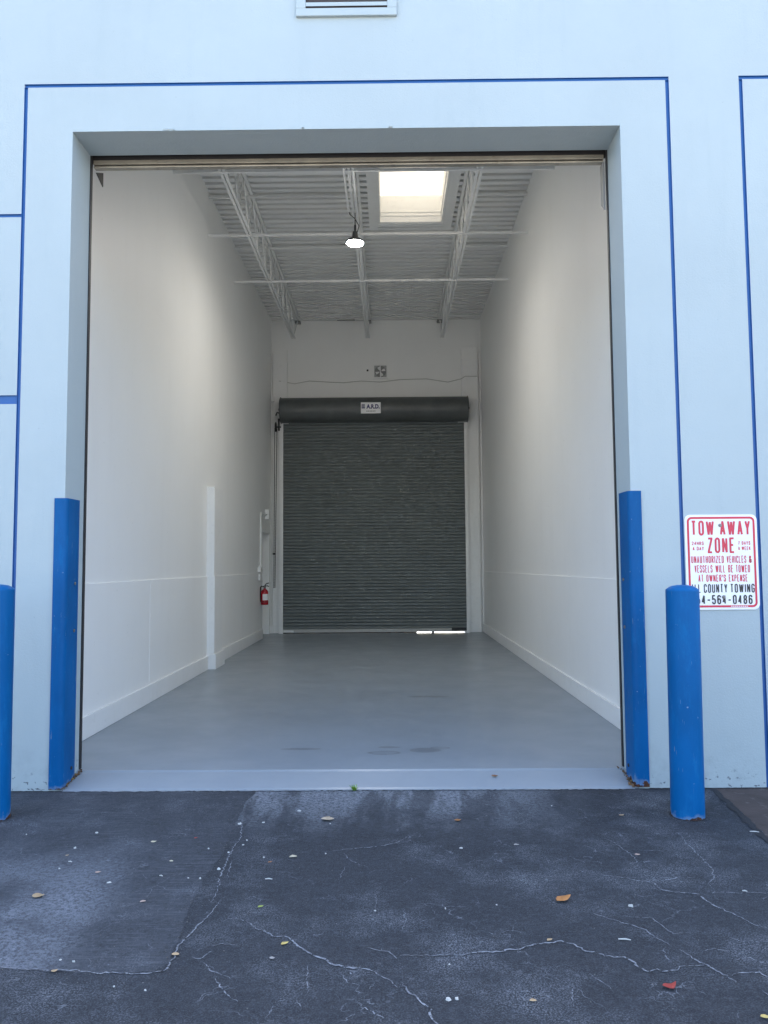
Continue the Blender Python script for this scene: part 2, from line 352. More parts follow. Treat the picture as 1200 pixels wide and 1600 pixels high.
def mat_blue(name, c, low):
    k = NT(name)
    f = k.ramp(k.noise(3, 6, .65, k.map((1, 1, .5))), .32, .68)
    cc = k.mix(f, c, tuple(x * .80 for x in c))
    X, Y, Z = k.xyz()
    # sun-faded and scraped patches
    fade = k.ramp(k.noise(5, 6, .7, k.map((2.5, 2.5, .7))), .52, .72)
    cc = k.mix(k.math('MULTIPLY', fade, .5), cc, (c[0] + .006, c[1] * 1.3 + .012, c[2] * 1.2))
    scr = k.ramp(k.noise(40, 4, .6, k.map((3, 3, .25))), .66, .70)
    cc = k.mix(k.math('MULTIPLY', scr, k.math('MULTIPLY', k.ramp(k.noise(2.5, 3, .5), .45, .6), .8)), cc, (.16, .24, .34))
    chips = k.ramp(k.noise(30, 5, .65), .70, .72)
    cc = k.mix(k.math('MULTIPLY', chips, .7), cc, (.26, .34, .42))
    hz = k.math('ADD', Z, k.math('MULTIPLY', k.math('SUBTRACT', k.noise(13, 4, .6), .5), low * 3.4))
    rust = k.ramp(hz, low * .2, low * .32, 1, 0)
    rc = k.mix(k.ramp(k.noise(45, 5, .7), .35, .65), (.030, .020, .019), (.095, .04, .022))
    halo = k.ramp(hz, low * .3, low * .9, 1, 0)
    cc = k.mix(k.math('MULTIPLY', halo, .3), cc, (.32, .38, .42))
    cc = k.mix(rust, cc, rc)
    nrm = k.bump(k.noise(60, 4, .6), .14, .003)
    nrm = k.bump(k.noise(4, 4, .5), .25, .012, nrm)
    return k.done(cc, k.math('ADD', k.ramp(fade, 0, 1, .42, .62), k.math('MULTIPLY', rust, .3)), nrm, spec=.14)

M = {}
M['facade'] = mat_facade()
M['inner'] = mat_inner_wall()
M['floor'] = mat_floor()
M['asphalt'] = mat_asphalt("worn_asphalt", (.027, .0305, .037), (.019, .022, .028), (.24, .26, .295), .95)
M['patch'] = mat_asphalt("older_asphalt", (.038, .042, .050), (.028, .032, .039), (.22, .24, .28), .9, False)
M['dirt'] = painted("brown_dusty_paving", (.070, .052, .046), .3, .9, 50, .6, ((.15, .13, .12), .6), big=4)
M['tar'] = painted("black_tar_seam", (.016, .017, .021), .2, .8, 90, .5)
M['crack'] = mat_crack()
M['groove'] = painted("royal_blue_groove_paint", (.012, .095, .31), .1, .5, 80, .1)
M['guard'] = mat_blue("blue_steel_guard_paint", (.0006, .096, .29), .075)
M['bollard'] = mat_blue("blue_bollard_paint", (.0006, .108, .32), .038)
M['trim'] = painted("white_trim_paint", (.86, .86, .85), .05, .45, 70, .1, ((.5, .49, .47), .18))
M['steelw'] = painted("white_painted_steel", (.80, .805, .795), .06, .5, 40, .05, ((.45, .45, .44), .2))
M['deck'] = painted("white_painted_roof_deck", (.82, .825, .815), .05, .5, 8, .0, ((.5, .5, .49), .12))
M['slat'] = painted("charcoal_shutter_paint", (.178, .200, .200), .10, .45, 8, .0, ((.22, .235, .235), .10), big=2)
M['hood'] = painted("dark_hood_steel", (.098, .108, .107), .2, .42, 40, .15, ((.13, .13, .12), .35), big=3)
M['alu'] = painted("weathered_aluminium_bar", (.42, .38, .31), .22, .42, 50, .2, ((.12, .10, .08), .5), metal=.55, big=5)
M['dark'] = painted("grimy_black_steel", (.022, .022, .024), .2, .55, 50, .2)
M['void'] = painted("dark_vent_interior", (.06, .05, .048), .3, .8, 40, .3, ((.30, .20, .16), .6))
M['rubber'] = painted("black_rubber", (.014, .014, .015), .1, .8)
M['roof'] = painted("grey_roof_membrane", (.42, .42, .41), .1, .9)
M['galv'] = painted("galvanised_bolt", (.22, .22, .22), .2, .4, metal=.7)
M['signw'] = painted("white_sign_enamel", (.82, .82, .83), .03, .35, 40, .03)
M['red'] = painted("red_sign_ink", (.60, .030, .065), .08, .4, 40, .03)
M['ink'] = painted("black_sign_ink", (.022, .022, .026), .2, .4, 40, .03)
M['navy'] = painted("navy_sign_ink", (.022, .025, .16), .1, .4, 40, .03)
M['extred'] = painted("red_extinguisher_enamel", (.40, .010, .018), .05, .25, 40, .02)
M['fan'] = painted("grey_fan_blade", (.25, .255, .25), .1, .5)
M['cable'] = painted("grey_cable_sheath", (.52, .52, .50), .1, .6)
M['jamb'] = painted("white_door_paint", (.74, .74, .72), .05, .5)
M['rustdeb'] = painted("rusty_debris", (.19, .11, .055), .4, .95, 60, .7, ((.34, .30, .07), .55), big=14)
M['scrap'] = painted("white_scrap", (.50, .50, .48), .1, .7)
for n_, c_ in dict(beige=(.62, .50, .36), cream=(.70, .64, .46), tan=(.50, .36, .21), yellow=(.66, .52, .17), orange=(.50, .22, .07), red=(.36, .05, .04),
                   green=(.36, .45, .10), pink=(.55, .40, .33), grey=(.42, .40, .38), brown=(.30, .14, .06)).items():
    M['leaf_' + n_] = painted("leaf_" + n_, c_, .25, .65, 120, .2, (tuple(x * .4 for x in c_), .4), big=40)
M['grass'] = painted("weed_green", (.20, .36, .045), .3, .6, big=40)
def mat_dome():
    m = bpy.data.materials.new("milky_acrylic"); m.use_nodes = True; t = m.node_tree
    for n in list(t.nodes):
        if n.type == 'BSDF_PRINCIPLED': t.nodes.remove(n)
    tl = t.nodes.new("ShaderNodeBsdfTranslucent"); tl.inputs[0].default_value = (.205, .19, .155, 1)
    df = t.nodes.new("ShaderNodeBsdfDiffuse"); df.inputs[0].default_value = (.78, .77, .74, 1)
    mx = t.nodes.new("ShaderNodeMixShader"); mx.inputs[0].default_value = .22
    t.links.new(tl.outputs[0], mx.inputs[1]); t.links.new(df.outputs[0], mx.inputs[2])
    t.links.new(mx.outputs[0], t.nodes["Material Output"].inputs[0])
    return m
M['dome'] = mat_dome()
def mat_lamp():
    k = NT("lit_lamp_lens")
    k.b.inputs["Emission Color"].default_value = (1, .955, .87, 1)
    k.b.inputs["Emission Strength"].default_value = LAMP
    return k.done((.8, .8, .78), .4)
LAMP = 84.0
M['lamp'] = mat_lamp()

# ---------------------------------------------------------------- the setting: ground
g = MB(); g.add([(-400, -400, 0), (400, -400, 0), (400, 400, 0), (-400, 400, 0)], [(0, 1, 2, 3)])
ground = structure(g.build('ground', M['asphalt'], fix=False))

def jitter(pts, seg, amp, rr):
    out = []
    for (a, b) in zip(pts[:-1], pts[1:]):
        d = math.hypot(b[0] - a[0], b[1] - a[1]); n = max(1, int(d / seg))
        for i in range(n):
            t = i / n; k = 0 if i == 0 else 1
            out.append((a[0] + (b[0] - a[0]) * t + k * rr.uniform(-amp, amp), a[1] + (b[1] - a[1]) * t + k * rr.uniform(-amp, amp)))
    out.append(tuple(pts[-1])); return out

# pale concrete drive added unseen behind the camera to bounce sunlight onto the facade
g = MB(); g.box(-60, 60, -60, -5.6, -.2, .012)
structure(g.build('added_bounce_drive', painted("bounce_drive_concrete", (.28, .27, .25), .12, .9, 40, .3, ((.25, .24, .22), .3), big=.6)))

# older, paler asphalt to the left: a sheet of its own with a ragged edge
edge = jitter([tuple(q) for q in PATCH], .03, .006, rnd)
edge[0] = (edge[0][0], -.012)
poly = edge + [(-14, edge[-1][1]), (-14, -.012)]
g = MB(); g.add([(x, y, .0012) for x, y in poly], [tuple(range(len(poly)))])
structure(g.build('asphalt_patch', M['patch']))
# brown dusty paving to the right with a tar seam along its edge
ed = jitter([(1.965, -.012), (1.945, -.25), (1.922, -.48), (1.869, -.88), (1.80, -1.5), (1.70, -2.6), (1.6, -4.5), (1.5, -8)], .05, .01, rnd)
poly = ed + [(14, -8), (14, -.012)]
g = MB(); g.add([(x, y, .0015) for x, y in poly], [tuple(range(len(poly)))])
structure(g.build('dirt_paving', M['dirt']))
def ribbon(mb, pts, wid, z, rr, taper=True):
    n = len(pts); vs_ = []
    for i, (x, y) in enumerate(pts):
        a = pts[max(0, i - 1)]; b = pts[min(n - 1, i + 1)]
        dx, dy = b[0] - a[0], b[1] - a[1]; L = math.hypot(dx, dy) or 1
        w_ = wid * rr.uniform(.55, 1.45) * .5
        if taper: w_ *= min(1, .25 + 3 * min(i, n - 1 - i) / n)
        vs_ += [(x - dy / L * w_, y + dx / L * w_, z), (x + dy / L * w_, y - dx / L * w_, z)]
    mb.add(vs_, [(2 * i, 2 * i + 1, 2 * i + 3, 2 * i + 2) for i in range(n - 1)])
g = MB(); ribbon(g, [(x - .02, y) for x, y in ed], .034, .0032, rnd, False)
g.build('seam', M['tar'], ground)
g2_ = MB()
for wd, pts in CRACKS:
    jp = jitter(pts, .012, .0052, rnd)
    g = MB(); ribbon(g, jp, (.0056 * wd), .0026, rnd)
    if wd >= .9: ribbon(g2_, [(x + .0022, y - .0024) for x, y in jp], .0036, .0020, rnd)
    g.build('crack', M['crack'], ground)
g2_.build('crack_gap', M['tar'], ground)['kind'] = 'stuff'
# dark ragged joint where the paving meets the wall
g = MB(); ribbon(g, jitter([(-6, -.012), (XOL - .05, -.012)], .02, .004, rnd), .022, .0030, rnd, False)
ribbon(g, jitter([(XOL - .05, -.014), (XOR + .06, -.014)], .02, .004, rnd), .012, .0030, rnd, False)
ribbon(g, jitter([(XOR + .06, -.012), (6, -.012)], .02, .004, rnd), .022, .0040, rnd, False)
g.build('wall_joint', M['tar'], ground)

# ---------------------------------------------------------------- floor with its sloping threshold
prof = [(-.002, -.2), (-.002, .004), (.02, .010), (.255, .046), (.275, .0535), (.295, .0545), (.315, .051), (11.05, .051), (11.05, -.2)]
g = MB()
g.prism(prof[:7] + [(.315, -.2)], 'x', XOL + .001, XOR - .001)
g.prism([(.315, -.2), (.315, .051), (11.05, .051), (11.05, -.2)], 'x', XL - .25, XR + .1)
structure(g.build('floor', M['floor']))
g = MB(); g.box(-9, 9, 11.05, 30, -.05, .035)
structure(g.build('rear_pavement', painted("sunlit_concrete", (.42, .40, .37), .1, .9)))

g = MB(); ribbon(g, jitter([(XOL + .03, -.016), (XOR - .03, -.016)], .018, .006, rnd), .022, .0046, rnd, False)
g.build('paint_edge', M['floor'], ground)
# ---------------------------------------------------------------- the building
B = empty('warehouse', (0, 0, 0), 'pale blue warehouse building with an open loading bay and blue groove lines', 'building')
XE, ZT = 8.0, 6.75
GD = .014
# wall core behind the raised face panels
g = MB(); g.box(-XE, XOL, GD, TW, -.2, ZT); g.box(XOR, XE, GD, TW, -.2, ZT); g.box(XOL, XOR, GD, TW, ZSOF, ZT)
g.build('front_wall', M['facade'], B)
GL0, GL1, GR0, GR1, G20, G21 = -2.3735, -2.3495, 1.806, 1.830, 2.282, 2.306
GT0, GT1 = 4.506, 4.530
H1a, H1b, H2a, H2b = 3.635, 3.657, 2.412, 2.469
def panel(x0, x1, z0, z1):
    g = MB(); g.box(x0, x1, 0, GD, z0, z1); return g.build('wall_panel', M['facade'], B)
panel(-XE, GL0, -.1, H2a); panel(-XE, GL0, H2b, H1a); panel(-XE, GL0, H1b, GT1)
panel(-XE, XE, GT1, ZT)
g = MB(); g.box(GL1, XOL, 0, GD, -.1, ZSOF); g.box(XOR, GR0, 0, GD, -.1, ZSOF); g.box(GL1, GR0, 0, GD, ZSOF, GT0)
g.build('wall_panel', M['facade'], B)
panel(GR1, G20, -.1, GT1); panel(G21, XE, -.1, GT0)
# blue painted grooves between the panels: each a shallow channel
def groove_v(x0, x1, z0, z1):
    g = MB(); g.box(x0, x1, GD - .003, GD + .001, z0, z1)
    g.box(x0 - .0005, x0 + .0015, .0008, GD - .003, z0, z1); g.box(x1 - .0015, x1 + .0005, .0008, GD - .003, z0, z1)
    g.build('groove_line', M['groove'], B)
def groove_h(x0, x1, z0, z1):
    g = MB(); g.box(x0, x1, GD - .003, GD + .001, z0, z1)
    g.box(x0, x1, .0008, GD - .003, z0 - .0005, z0 + .0015); g.box(x0, x1, .0008, GD - .003, z1 - .0015, z1 + .0005)
    g.build('groove_line', M['groove'], B)
groove_v(GL0, GL1, -.05, GT0); groove_v(GR0, GR1, -.05, GT0); groove_v(G20, G21, -.05, GT0)
groove_h(GL0, GR1, GT0, GT1); groove_h(G20, XE, GT0, GT1)
groove_h(-XE, GL0, H1a, H1b); groove_h(-XE, GL0, H2a, H2b)
# rough plaster dabs along the lintel edge
for (cx, w_, h_) in ((-1.42, .085, .020), (.02, .03, .012), (-.55, .02, .01)):
    g = MB(); n = 14; g.add([(cx + math.cos(2 * math.pi * i / n) * w_ / 2 * rnd.uniform(.85, 1.1), -.002 - .004 * (i % 2), ZSOF + .006 + math.sin(2 * math.pi * i / n) * h_ / 2) for i in range(n)] + [(cx, -.011, ZSOF + .006)],
          [(i, (i + 1) % n, n) for i in range(n)])
    g.build('plaster_dab', M['facade'], B)

# inner walls
DY0, DY1, DZ = 9.61, 10.52, 2.04
g = MB(); g.box(XL - .25, XL, TW, DY0, -.2, 6.42); g.box(XL - .25, XL, DY1, YB + .25, -.2, 6.42); g.box(XL - .25, XL, DY0, DY1, DZ, 6.42)
g.build('side_wall', M['inner'], B)
g = MB(); g.box(XR, XR + .25, TW, YB + .25, -.2, 6.42)
g.build('side_wall', M['inner'], B)
DL, DR, DT = -2.1375, 1.482, 4.36
g = MB(); g.box(XL, DL, YB, YB + .25, -.2, 6.368); g.box(DR, XR, YB, YB + .25, -.2, 6.368); g.box(DL, DR, YB, YB + .25, DT, 6.368)
g.build('back_wall', M['inner'], B)
# outer shell that closes the neighbouring bays
g = MB(); g.box(-XE, XL - .25, YB + .05, YB + .25, -.2, ZT); g.box(XR + .25, XE, YB + .05, YB + .25, -.2, ZT)
g.box(-XE, -XE + .2, TW, YB + .05, -.2, ZT); g.box(XE - .2, XE, TW, YB + .05, -.2, ZT)
g.box(XL - .25, XR + .25, YB + .12, YB + .25, 6.42, ZT)
g.build('outer_wall', M['facade'], B)
# side doorway: frame and door leaf
d = MB(); d.box(XL - .22, XL - .18, DY0 + .03, DY1 - .03, ZF, DZ - .03)
dr = d.build('side_door', M['jamb'], B)
g = MB(); g.box(XL - .249, XL + .012, DY1 - .03, DY1 + .04, ZF, DZ + .05); g.box(XL - .249, XL + .012, DY0 - .04, DY0 + .03, ZF, DZ + .05); g.box(XL - .249, XL + .012, DY0 + .03, DY1 - .03, DZ - .03, DZ + .05)
g.build('frame', M['trim'], dr, bevel=.004)
g = MB(); g.tube([(XL - .18, DY0 + .1, 1.05), (XL - .12, DY0 + .1, 1.05), (XL - .12, DY0 + .22, 1.05)], .01)
g.build('handle', M['galv'], dr)

# wainscot boards, four feet tall, eight feet long
WZ = 1.247
def boards(xw, s, cuts):
    for a, b in zip(cuts[:-1], cuts[1:]):
        x0, x1 = sorted((xw, xw + s * .016))
        g = MB(); g.box(x0, x1, a + .002, b - .002, ZF + .002, WZ); g.build('wainscot_board', M['inner'], B, bevel=.006)
PY0, PY1 = 5.287, 5.80
boards(XL, 1, [TW + .02, 2.86, PY0]); boards(XL, 1, [PY1, 7.74, DY0 - .045])
boards(XR, -1, [TW + .02, 3.27, 5.5, 7.9, YB - .01])
# skirting
def skirt(x0, x1, y0, y1, h=.175):
    g = MB(); g.box(x0, x1, y0, y1, ZF + .001, ZF + h); g.build('skirting_board', M['trim'], B, bevel=.004)
skirt(XL + .016, XL + .040, TW + .02, 2.85); skirt(XL + .016, XL + .040, 2.853, PY0 - .022); skirt(XL + .016, XL + .040, PY1 + .022, DY0 - .042)
skirt(XR - .040, XR - .016, TW + .02, 3.26, .165); skirt(XR - .040, XR - .016, 3.263, 7.9, .165); skirt(XR - .040, XR - .016, 7.903, YB - .10, .165)
# boxed pipe chase against the side wall
g = MB(); g.box(XL, XL + .100, PY0, PY1, ZF + .2, 2.42)
pc = g.build('pipe_chase', M['trim'], B, bevel=.005)
g = MB(); g.box(XL, XL + .110, PY0 - .008, PY1 - .1, ZF + .2, 1.25); g.build('lower_casing', M['trim'], pc, bevel=.004)
g = MB(); g.box(XL, XL + .135, PY0 - .022, PY1 + .02, ZF + .001, ZF + .199); g.build('plinth', M['trim'], pc, bevel=.005)
# boxed columns beside the rear shutter
for (x0, x1, zt) in ((-2.354, -2.068, 5.75), (1.448, 1.784, 5.77)):
    g = MB(); g.box(x0, x1, YB - .10, YB + .10, ZF, zt - .25)
    c = g.build('column', M['trim'], B, bevel=.006)
    g = MB(); g.box(x0 + .006, x1 - .006, YB - .085, YB + .1, zt - .25, zt); g.build('column_head', M['inner'], c, bevel=.006)
for (x0, x1) in ((XL, XL + .030), (XR - .045, XR - .005)):
    g = MB(); g.box(x0, x1, YB - .06, YB, ZF, 5.7); g.build('corner_batten', M['trim'], B, bevel=.004)
g = MB(); g.box(XL + .005, XL + .075, YB - .13, YB - .061, ZF, ZF + .13); g.build('batten_foot', M['trim'], B, bevel=.004)

# ---------------------------------------------------------------- roof: deck, joists, bridging, skylight
SX0, SX1, SY0, SY1 = -.12, .772, 3.75, 6.199
def deck(g, x0, x1, y0, y1):
    P_, h = .1524, .12
    vs_ = []; y = y0
    k0 = math.floor((y0 - .3) / P_) - 1; pts = []
    for i in range(k0, k0 + int((y1 - y0) / P_) + 4):
        b = .3 + i * P_
        pts += [(b, ZD), (b + .088, ZD), (b + .074, ZD + h), (b + .166, ZD + h)]
    pts = [(min(max(a, y0), y1), z) for a, z in pts if y0 - .2 < a < y1 + .2]
    for a, z in pts: vs_ += [(x0, a, z), (x1, a, z)]
    g.add(vs_, [(2 * i, 2 * i + 1, 2 * i + 3, 2 * i + 2) for i in range(len(pts) - 1) if pts[i] != pts[i + 1]])
for (a, b, c, e) in ((XL - .05, SX0 - .015, TW + .001, YB + .119), (SX1 + .015, XR + .05, TW + .001, YB + .119), (SX0 - .015, SX1 + .015, TW + .001, SY0 - .015), (SX0 - .015, SX1 + .015, SY1 + .015, YB + .119)):
    g = MB(); deck(g, a, b, c, e); g.build('roof_deck', M['deck'], B, fix=False)
g = MB()
for (a, b, c, e) in ((-XE, SX0 - .03, TW, YB + .05), (SX1 + .03, XE, TW, YB + .05), (SX0 - .03, SX1 + .03, TW, SY0 - .03), (SX0 - .03, SX1 + .03, SY1 + .03, YB + .05)):
    g.box(a, b, c, e, ZD + .14, ZD + .24)
g.build('roof_slab', M['roof'], B)
# skylight
S = MB()
for (a, b, c, e) in ((SX0 - .03, SX0, SY0 - .03, SY1 + .03), (SX1, SX1 + .03, SY0 - .03, SY1 + .03), (SX0, SX1, SY0 - .03, SY0), (SX0, SX1, SY1, SY1 + .03)):
    S.box(a, b, c, e, ZD - .004, ZD + .40)
sk = S.build('skylight', M['trim'], B)
g = MB()
for (a, b, c, e) in ((SX0 + .001, SX0 + .008, SY0 + .001, SY1 - .001), (SX1 - .008, SX1 - .001, SY0 + .001, SY1 - .001), (SX0 + .008, SX1 - .008, SY0 + .001, SY0 + .008), (SX0 + .008, SX1 - .008, SY1 - .008, SY1 - .001)):
    g.box(a, b, c, e, ZD + .085, ZD + .105); g.box(a, b, c, e, ZD + .14, ZD + .155)
g.build('inner_frame', M['trim'], sk, bevel=.002)
nx, ny = 14, 22; vs_ = []; fs_ = []
for j in range(ny + 1):
    for i in range(nx + 1):
        u, v = i / nx, j / ny
        hgt = .30 * (1 - abs(2 * u - 1) ** 2.6) * (1 - abs(2 * v - 1) ** 4)
        vs_.append((SX0 - .03 + u * (SX1 - SX0 + .06), SY0 - .03 + v * (SY1 - SY0 + .06), ZD + .402 + hgt))
for j in range(ny):
    for i in range(nx):
        a = j * (nx + 1) + i; fs_.append((a, a + 1, a + nx + 2, a + nx + 1))
g = MB(); g.add(vs_, fs_); g.build('dome', M['dome'], sk, smooth=60)
g = MB()
for (a, b, c, e) in ((SX0 - .16, SX0 - .031, SY0 - .16, SY1 + .16), (SX1 + .031, SX1 + .16, SY0 - .16, SY1 + .16), (SX0 - .031, SX1 + .031, SY0 - .16, SY0 - .031), (SX0 - .031, SX1 + .031, SY1 + .031, SY1 + .13)):
    g.box(a, b, c, e, ZD - .016, ZD - .003)
g.build('trim_plate', M['deck'], sk)

# open-web joists
JZ0, JZ1 = 5.77, ZD - .004
def joist(x, yend):
    t = MB(); t.box(x - .045, x - .008, TW + .01, YB - .02, JZ1 - .042, JZ1); t.box(x + .008, x + .045, TW + .01, YB - .02, JZ1 - .042, JZ1)
    j = t.build('joist', M['steelw'], B)
    j['label'] = 'top chord of open-web roof joist'
    b = MB(); b.box(x - .040, x - .008, 1.0, yend, JZ0, JZ0 + .005); b.box(x + .008, x + .040, 1.0, yend, JZ0, JZ0 + .005)
    b.box(x - .013, x - .008, 1.0, yend, JZ0 + .005, JZ0 + .038); b.box(x + .008, x + .013, 1.0, yend, JZ0 + .005, JZ0 + .038)
    b.build('bottom_chord', M['steelw'], j)
    n = 13; L_ = (yend - .1 - 1.1) / n
    for i in range(n):
        a = 1.1 + i * L_; m = a + L_ / 2
        for (p0, p1, r_) in (((x, a, JZ0 + .02), (x, m, JZ1 - .025), .0115), ((x, m, JZ1 - .025), (x, a + L_, JZ0 + .02), .0115)):
            g = MB(); g.tube([p0, p1], r_, 8); g.build('web_bar', M['steelw'], j, smooth=50)
        g = MB(); g.tube([(x, a, JZ0 + .02), (x, a, JZ1 - .03)], .008, 6); g.build('web_bar', M['steelw'], j, smooth=50)
    for (ya, yb_) in ((yend - .1, YB - .1), (1.1, TW + .1)):
        g = MB(); g.tube([(x, ya, JZ0 + .02), (x, yb_, JZ1 - .025)], .013, 8); g.build('web_bar', M['steelw'], j, smooth=50)
    g = MB(); g.box(x - .055, x + .055, YB - .16, YB - .012, JZ1 - .075, JZ1 - .043); g.build('bearing_seat', M['fan'], j)
for x in (-1.85, -.415, 1.025): joist(x, 10.0)
for y in (1.9, 3.55, 5.24, 6.95):
    for z, xa, xb in ((JZ0 - .006, XL, XR), (JZ1 - .075, XL, -.43), (JZ1 - .075, 1.04, XR)):
        g = MB(); g.prism([(y - .016, z - .004), (y + .016, z - .004), (y + .016, z), (y - .012, z), (y - .012, z + .026), (y - .016, z + .026)], 'x', xa, xb)
        g.build('bridging_angle', M['steelw'], B)
g = MB(); g.box(-1.06, -.70, YB - .05, YB + .02, 6.369, 6.40); g.build('deck_closure', M['dark'], B)

# ---------------------------------------------------------------- front shutter, rolled up
F = empty('rolled_up_shutter', (0, .36, 4.14), 'rolled-up front shutter with tarnished bottom bar at the bay lintel', 'shutter')
g = MB(); g.box(-2.10, 1.556, .352, .372, 4.181, 4.70); g.build('curtain', M['dark'], F)
g = MB(); g.prism([(.335, 4.160), (.392, 4.160), (.392, 4.192), (.372, 4.192), (.372, 4.180), (.352, 4.180), (.352, 4.192), (.338, 4.192)], 'x', -2.044, 1.490); g.build('bottom_bar', M['alu'], F, bevel=.002)
g = MB(); g.box(-2.044, 1.490, .342, .388, 4.140, 4.153); g.build('astragal', M['alu'], F, bevel=.004)
g = MB(); g.box(-2.044, 1.490, .355, .372, 4.153, 4.160); g.build('seal', M['rubber'], F)
g = MB(); g.tube([(-2.2, .60, 4.86), (1.65, .60, 4.86)], .24, 20); g.build('coil', M['dark'], F, smooth=40)
for s, x in ((1, XOL), (-1, XOR)):
    x0, x1 = sorted((x - s * .09, x + s * .007))
    g = MB(); g.box(x0, x1, TW + .002, .332, ZF + .004, 4.32); g.box(x0, x0 + .02 if s > 0 else x1, .332, .405, ZF + .004, 4.32) if s > 0 else g.box(x1 - .02, x1, .332, .405, ZF + .004, 4.32)
    g.build('guide', M['dark'], F)
g = MB(); g.prism([(.40, 4.136), (.53, 4.20), (.53, 4.095)][::-1], 'x', XOL - .0, XOL + .006)
g.build('bellmouth', M['dark'], F)
g = MB(); g.prism([(.41, 4.14), (.34, 4.14), (.34, 3.80), (.41, 3.86)], 'x', XOR - .022, XOR - .011); g.build('bellmouth', M['fan'], F)

# ---------------------------------------------------------------- rear shutter, closed
K = empty('rear_shutter', (-.33, YB - .1, ZF), 'closed charcoal roll-up shutter with round hood at the back of the bay', 'shutter')
P_ = .0635
prof = []
for i in range(9):
    t = i / 8; prof.append((-.021 * math.sin(math.pi * min(1, t * 1.12)) ** .8 if t < .89 else .004, t * P_))
loop = [(y, z) for y, z in prof] + [(.010, P_), (.010, 0)]
sm = MB(); sm.prism([(y, z) for y, z in loop], 'x', DL - .03, DR + .03)
s0 = sm.build('slat', M['slat'], K)
ys = YB - .155; z0 = .128; base = s0.location.copy()
n = int((4.30 - z0) / P_)
for i in range(n):
    o = s0 if i == 0 else s0.copy()
    if i: col.objects.link(o); o.parent = K
    o.location = base + Vector((0, ys + rnd.uniform(-.0008, .0008), z0 + i * P_))
g = MB()
g.add([(DL + .01, ys - .03, .070), (DR - .01, ys - .03, .073), (DR - .01, ys + .03, .073), (DL + .01, ys + .03, .070), (DL + .01, ys - .03, .112), (DR - .01, ys - .03, .128), (DR - .01, ys + .03, .164), (DL + .01, ys + .03, .164)],
      [(0, 3, 2, 1), (4, 5, 6, 7), (0, 1, 5, 4), (1, 2, 6, 5), (2, 3, 7, 6), (3, 0, 4, 7)])
g.build('bottom_bar', M['cable'], K)
g = MB(); g.box(DR - .30, DR - .005, ys - .034, ys - .030, .094, .150); g.build('end_lock', M['dark'], K)
g = MB(); g.box(DL + .02, DL + .22, ys - .036, ys - .031, .073, .115); g.build('end_lock', M['trim'], K)
g = MB(); g.add([(DL + .01, ys - .008, .052), (.50, ys - .008, .052), (.50, ys + .008, .052), (DL + .01, ys + .008, .052), (DL + .01, ys - .008, .072), (.50, ys - .008, .075), (.50, ys + .008, .075), (DL + .01, ys + .008, .072)],
                [(0, 3, 2, 1), (4, 5, 6, 7), (0, 1, 5, 4), (1, 2, 6, 5), (2, 3, 7, 6), (3, 0, 4, 7)])
g.box(.79, .845, ys - .008, ys + .008, .052, .105); g.box(.95, 1.0, ys - .008, ys + .008, .075, .108)
g.build('seal', M['rubber'], K)
for (x0, x1) in ((-2.218, -2.128), (1.478, 1.545)):
    g = MB(); g.box(x0, x1, ys - .05, ys - .038, ZF, 4.235); g.box(x0, x1, ys + .045, ys + .055, ZF, 4.235)
    xa, xb = (x0, x0 + .012) if x0 < 0 else (x1 - .012, x1)
    g.box(xa, xb, ys - .038, ys + .045, ZF, 4.235)
    g.build('guide', M['trim'], K, bevel=.002)
for (x0, x1) in ((-2.16, -2.02), (1.36, 1.50)):
    g = MB(); g.box(x0, x1, ys - .052, ys - .02, 4.212, 4.232); g.build('guide_stop', M['trim'], K)
# hood
HY, HZ, HR = YB - .30, 4.46, .243
pf = [(HY + .29, HZ + .243)]
for i in range(17):
    a = R(90 + i * 180 / 16); pf.append((HY - .02 + HR * math.cos(a), HZ + HR * math.sin(a)))
pf += [(HY + .08, HZ - .243), (HY + .08, HZ - .235)]
for i in range(16, -1, -1):
    a = R(90 + i * 180 / 16); pf.append((HY - .02 + (HR - .008) * math.cos(a), HZ + (HR - .008) * math.sin(a)))
pf += [(HY + .29, HZ + .235)]
g = MB(); g.prism(pf, 'x', -2.155, 1.535); hd = g.build('hood', M['hood'], K, smooth=35)
for x0, s in ((-2.165, -1), (1.536, 1)):
    g = MB(); po = [(HY + .29, HZ + .265), (HY - .03, HZ + .262)]
    for i in range(1, 16):
        a = R(90 + i * 180 / 16); po.append((HY - .02 + (HR + .008) * math.cos(a), HZ + (HR + .008) * math.sin(a)))
    po += [(HY + .29, HZ - .26)]
    g.prism(po, 'x', x0, x0 + .009); g.build('end_plate', M['dark'], K)
    g = MB(); g.tube([(x0, HY, HZ + .02), (x0 + s * .045, HY, HZ + .02)], .022, 10); g.build('axle', M['dark'], K)
# chain hoist
g = MB()
cw = [(-2.262, HY + .0 + .055 * math.sin(2 * math.pi * i / 20), 4.13 + .085 * math.cos(2 * math.pi * i / 20)) for i in range(21)]
g.tube(cw, .016, 8, False); g.tube([(-2.262, HY, 4.05), (-2.262, HY, 4.21)], .012, 6); g.tube([(-2.16, HY, 4.13), (-2.28, HY, 4.13)], .014, 8)
g.tube([(-2.16, HY, 4.40), (-2.24, HY, 4.42), (-2.262, HY, 4.36)], .016, 6); g.tube([(-2.19, HY - .1, 4.28), (-2.185, HY - .1, 4.04)], .02, 6)
g.build('chain_wheel', M['dark'], K, smooth=50)
def chain(x0, z0_, x1, z1_, y):
    L_ = abs(z1_ - z0_); n = int(L_ / .03); g = MB()
    pts = [(x0 + (x1 - x0) * i / (2 * n), y, z0_ + (z1_ - z0_) * i / (2 * n)) for i in range(2 * n + 1)]
    g.tube(pts, [.0085 if i % 2 else .005 for i in range(2 * n + 1)], 6)
    return g.build('chain', M['dark'], K)
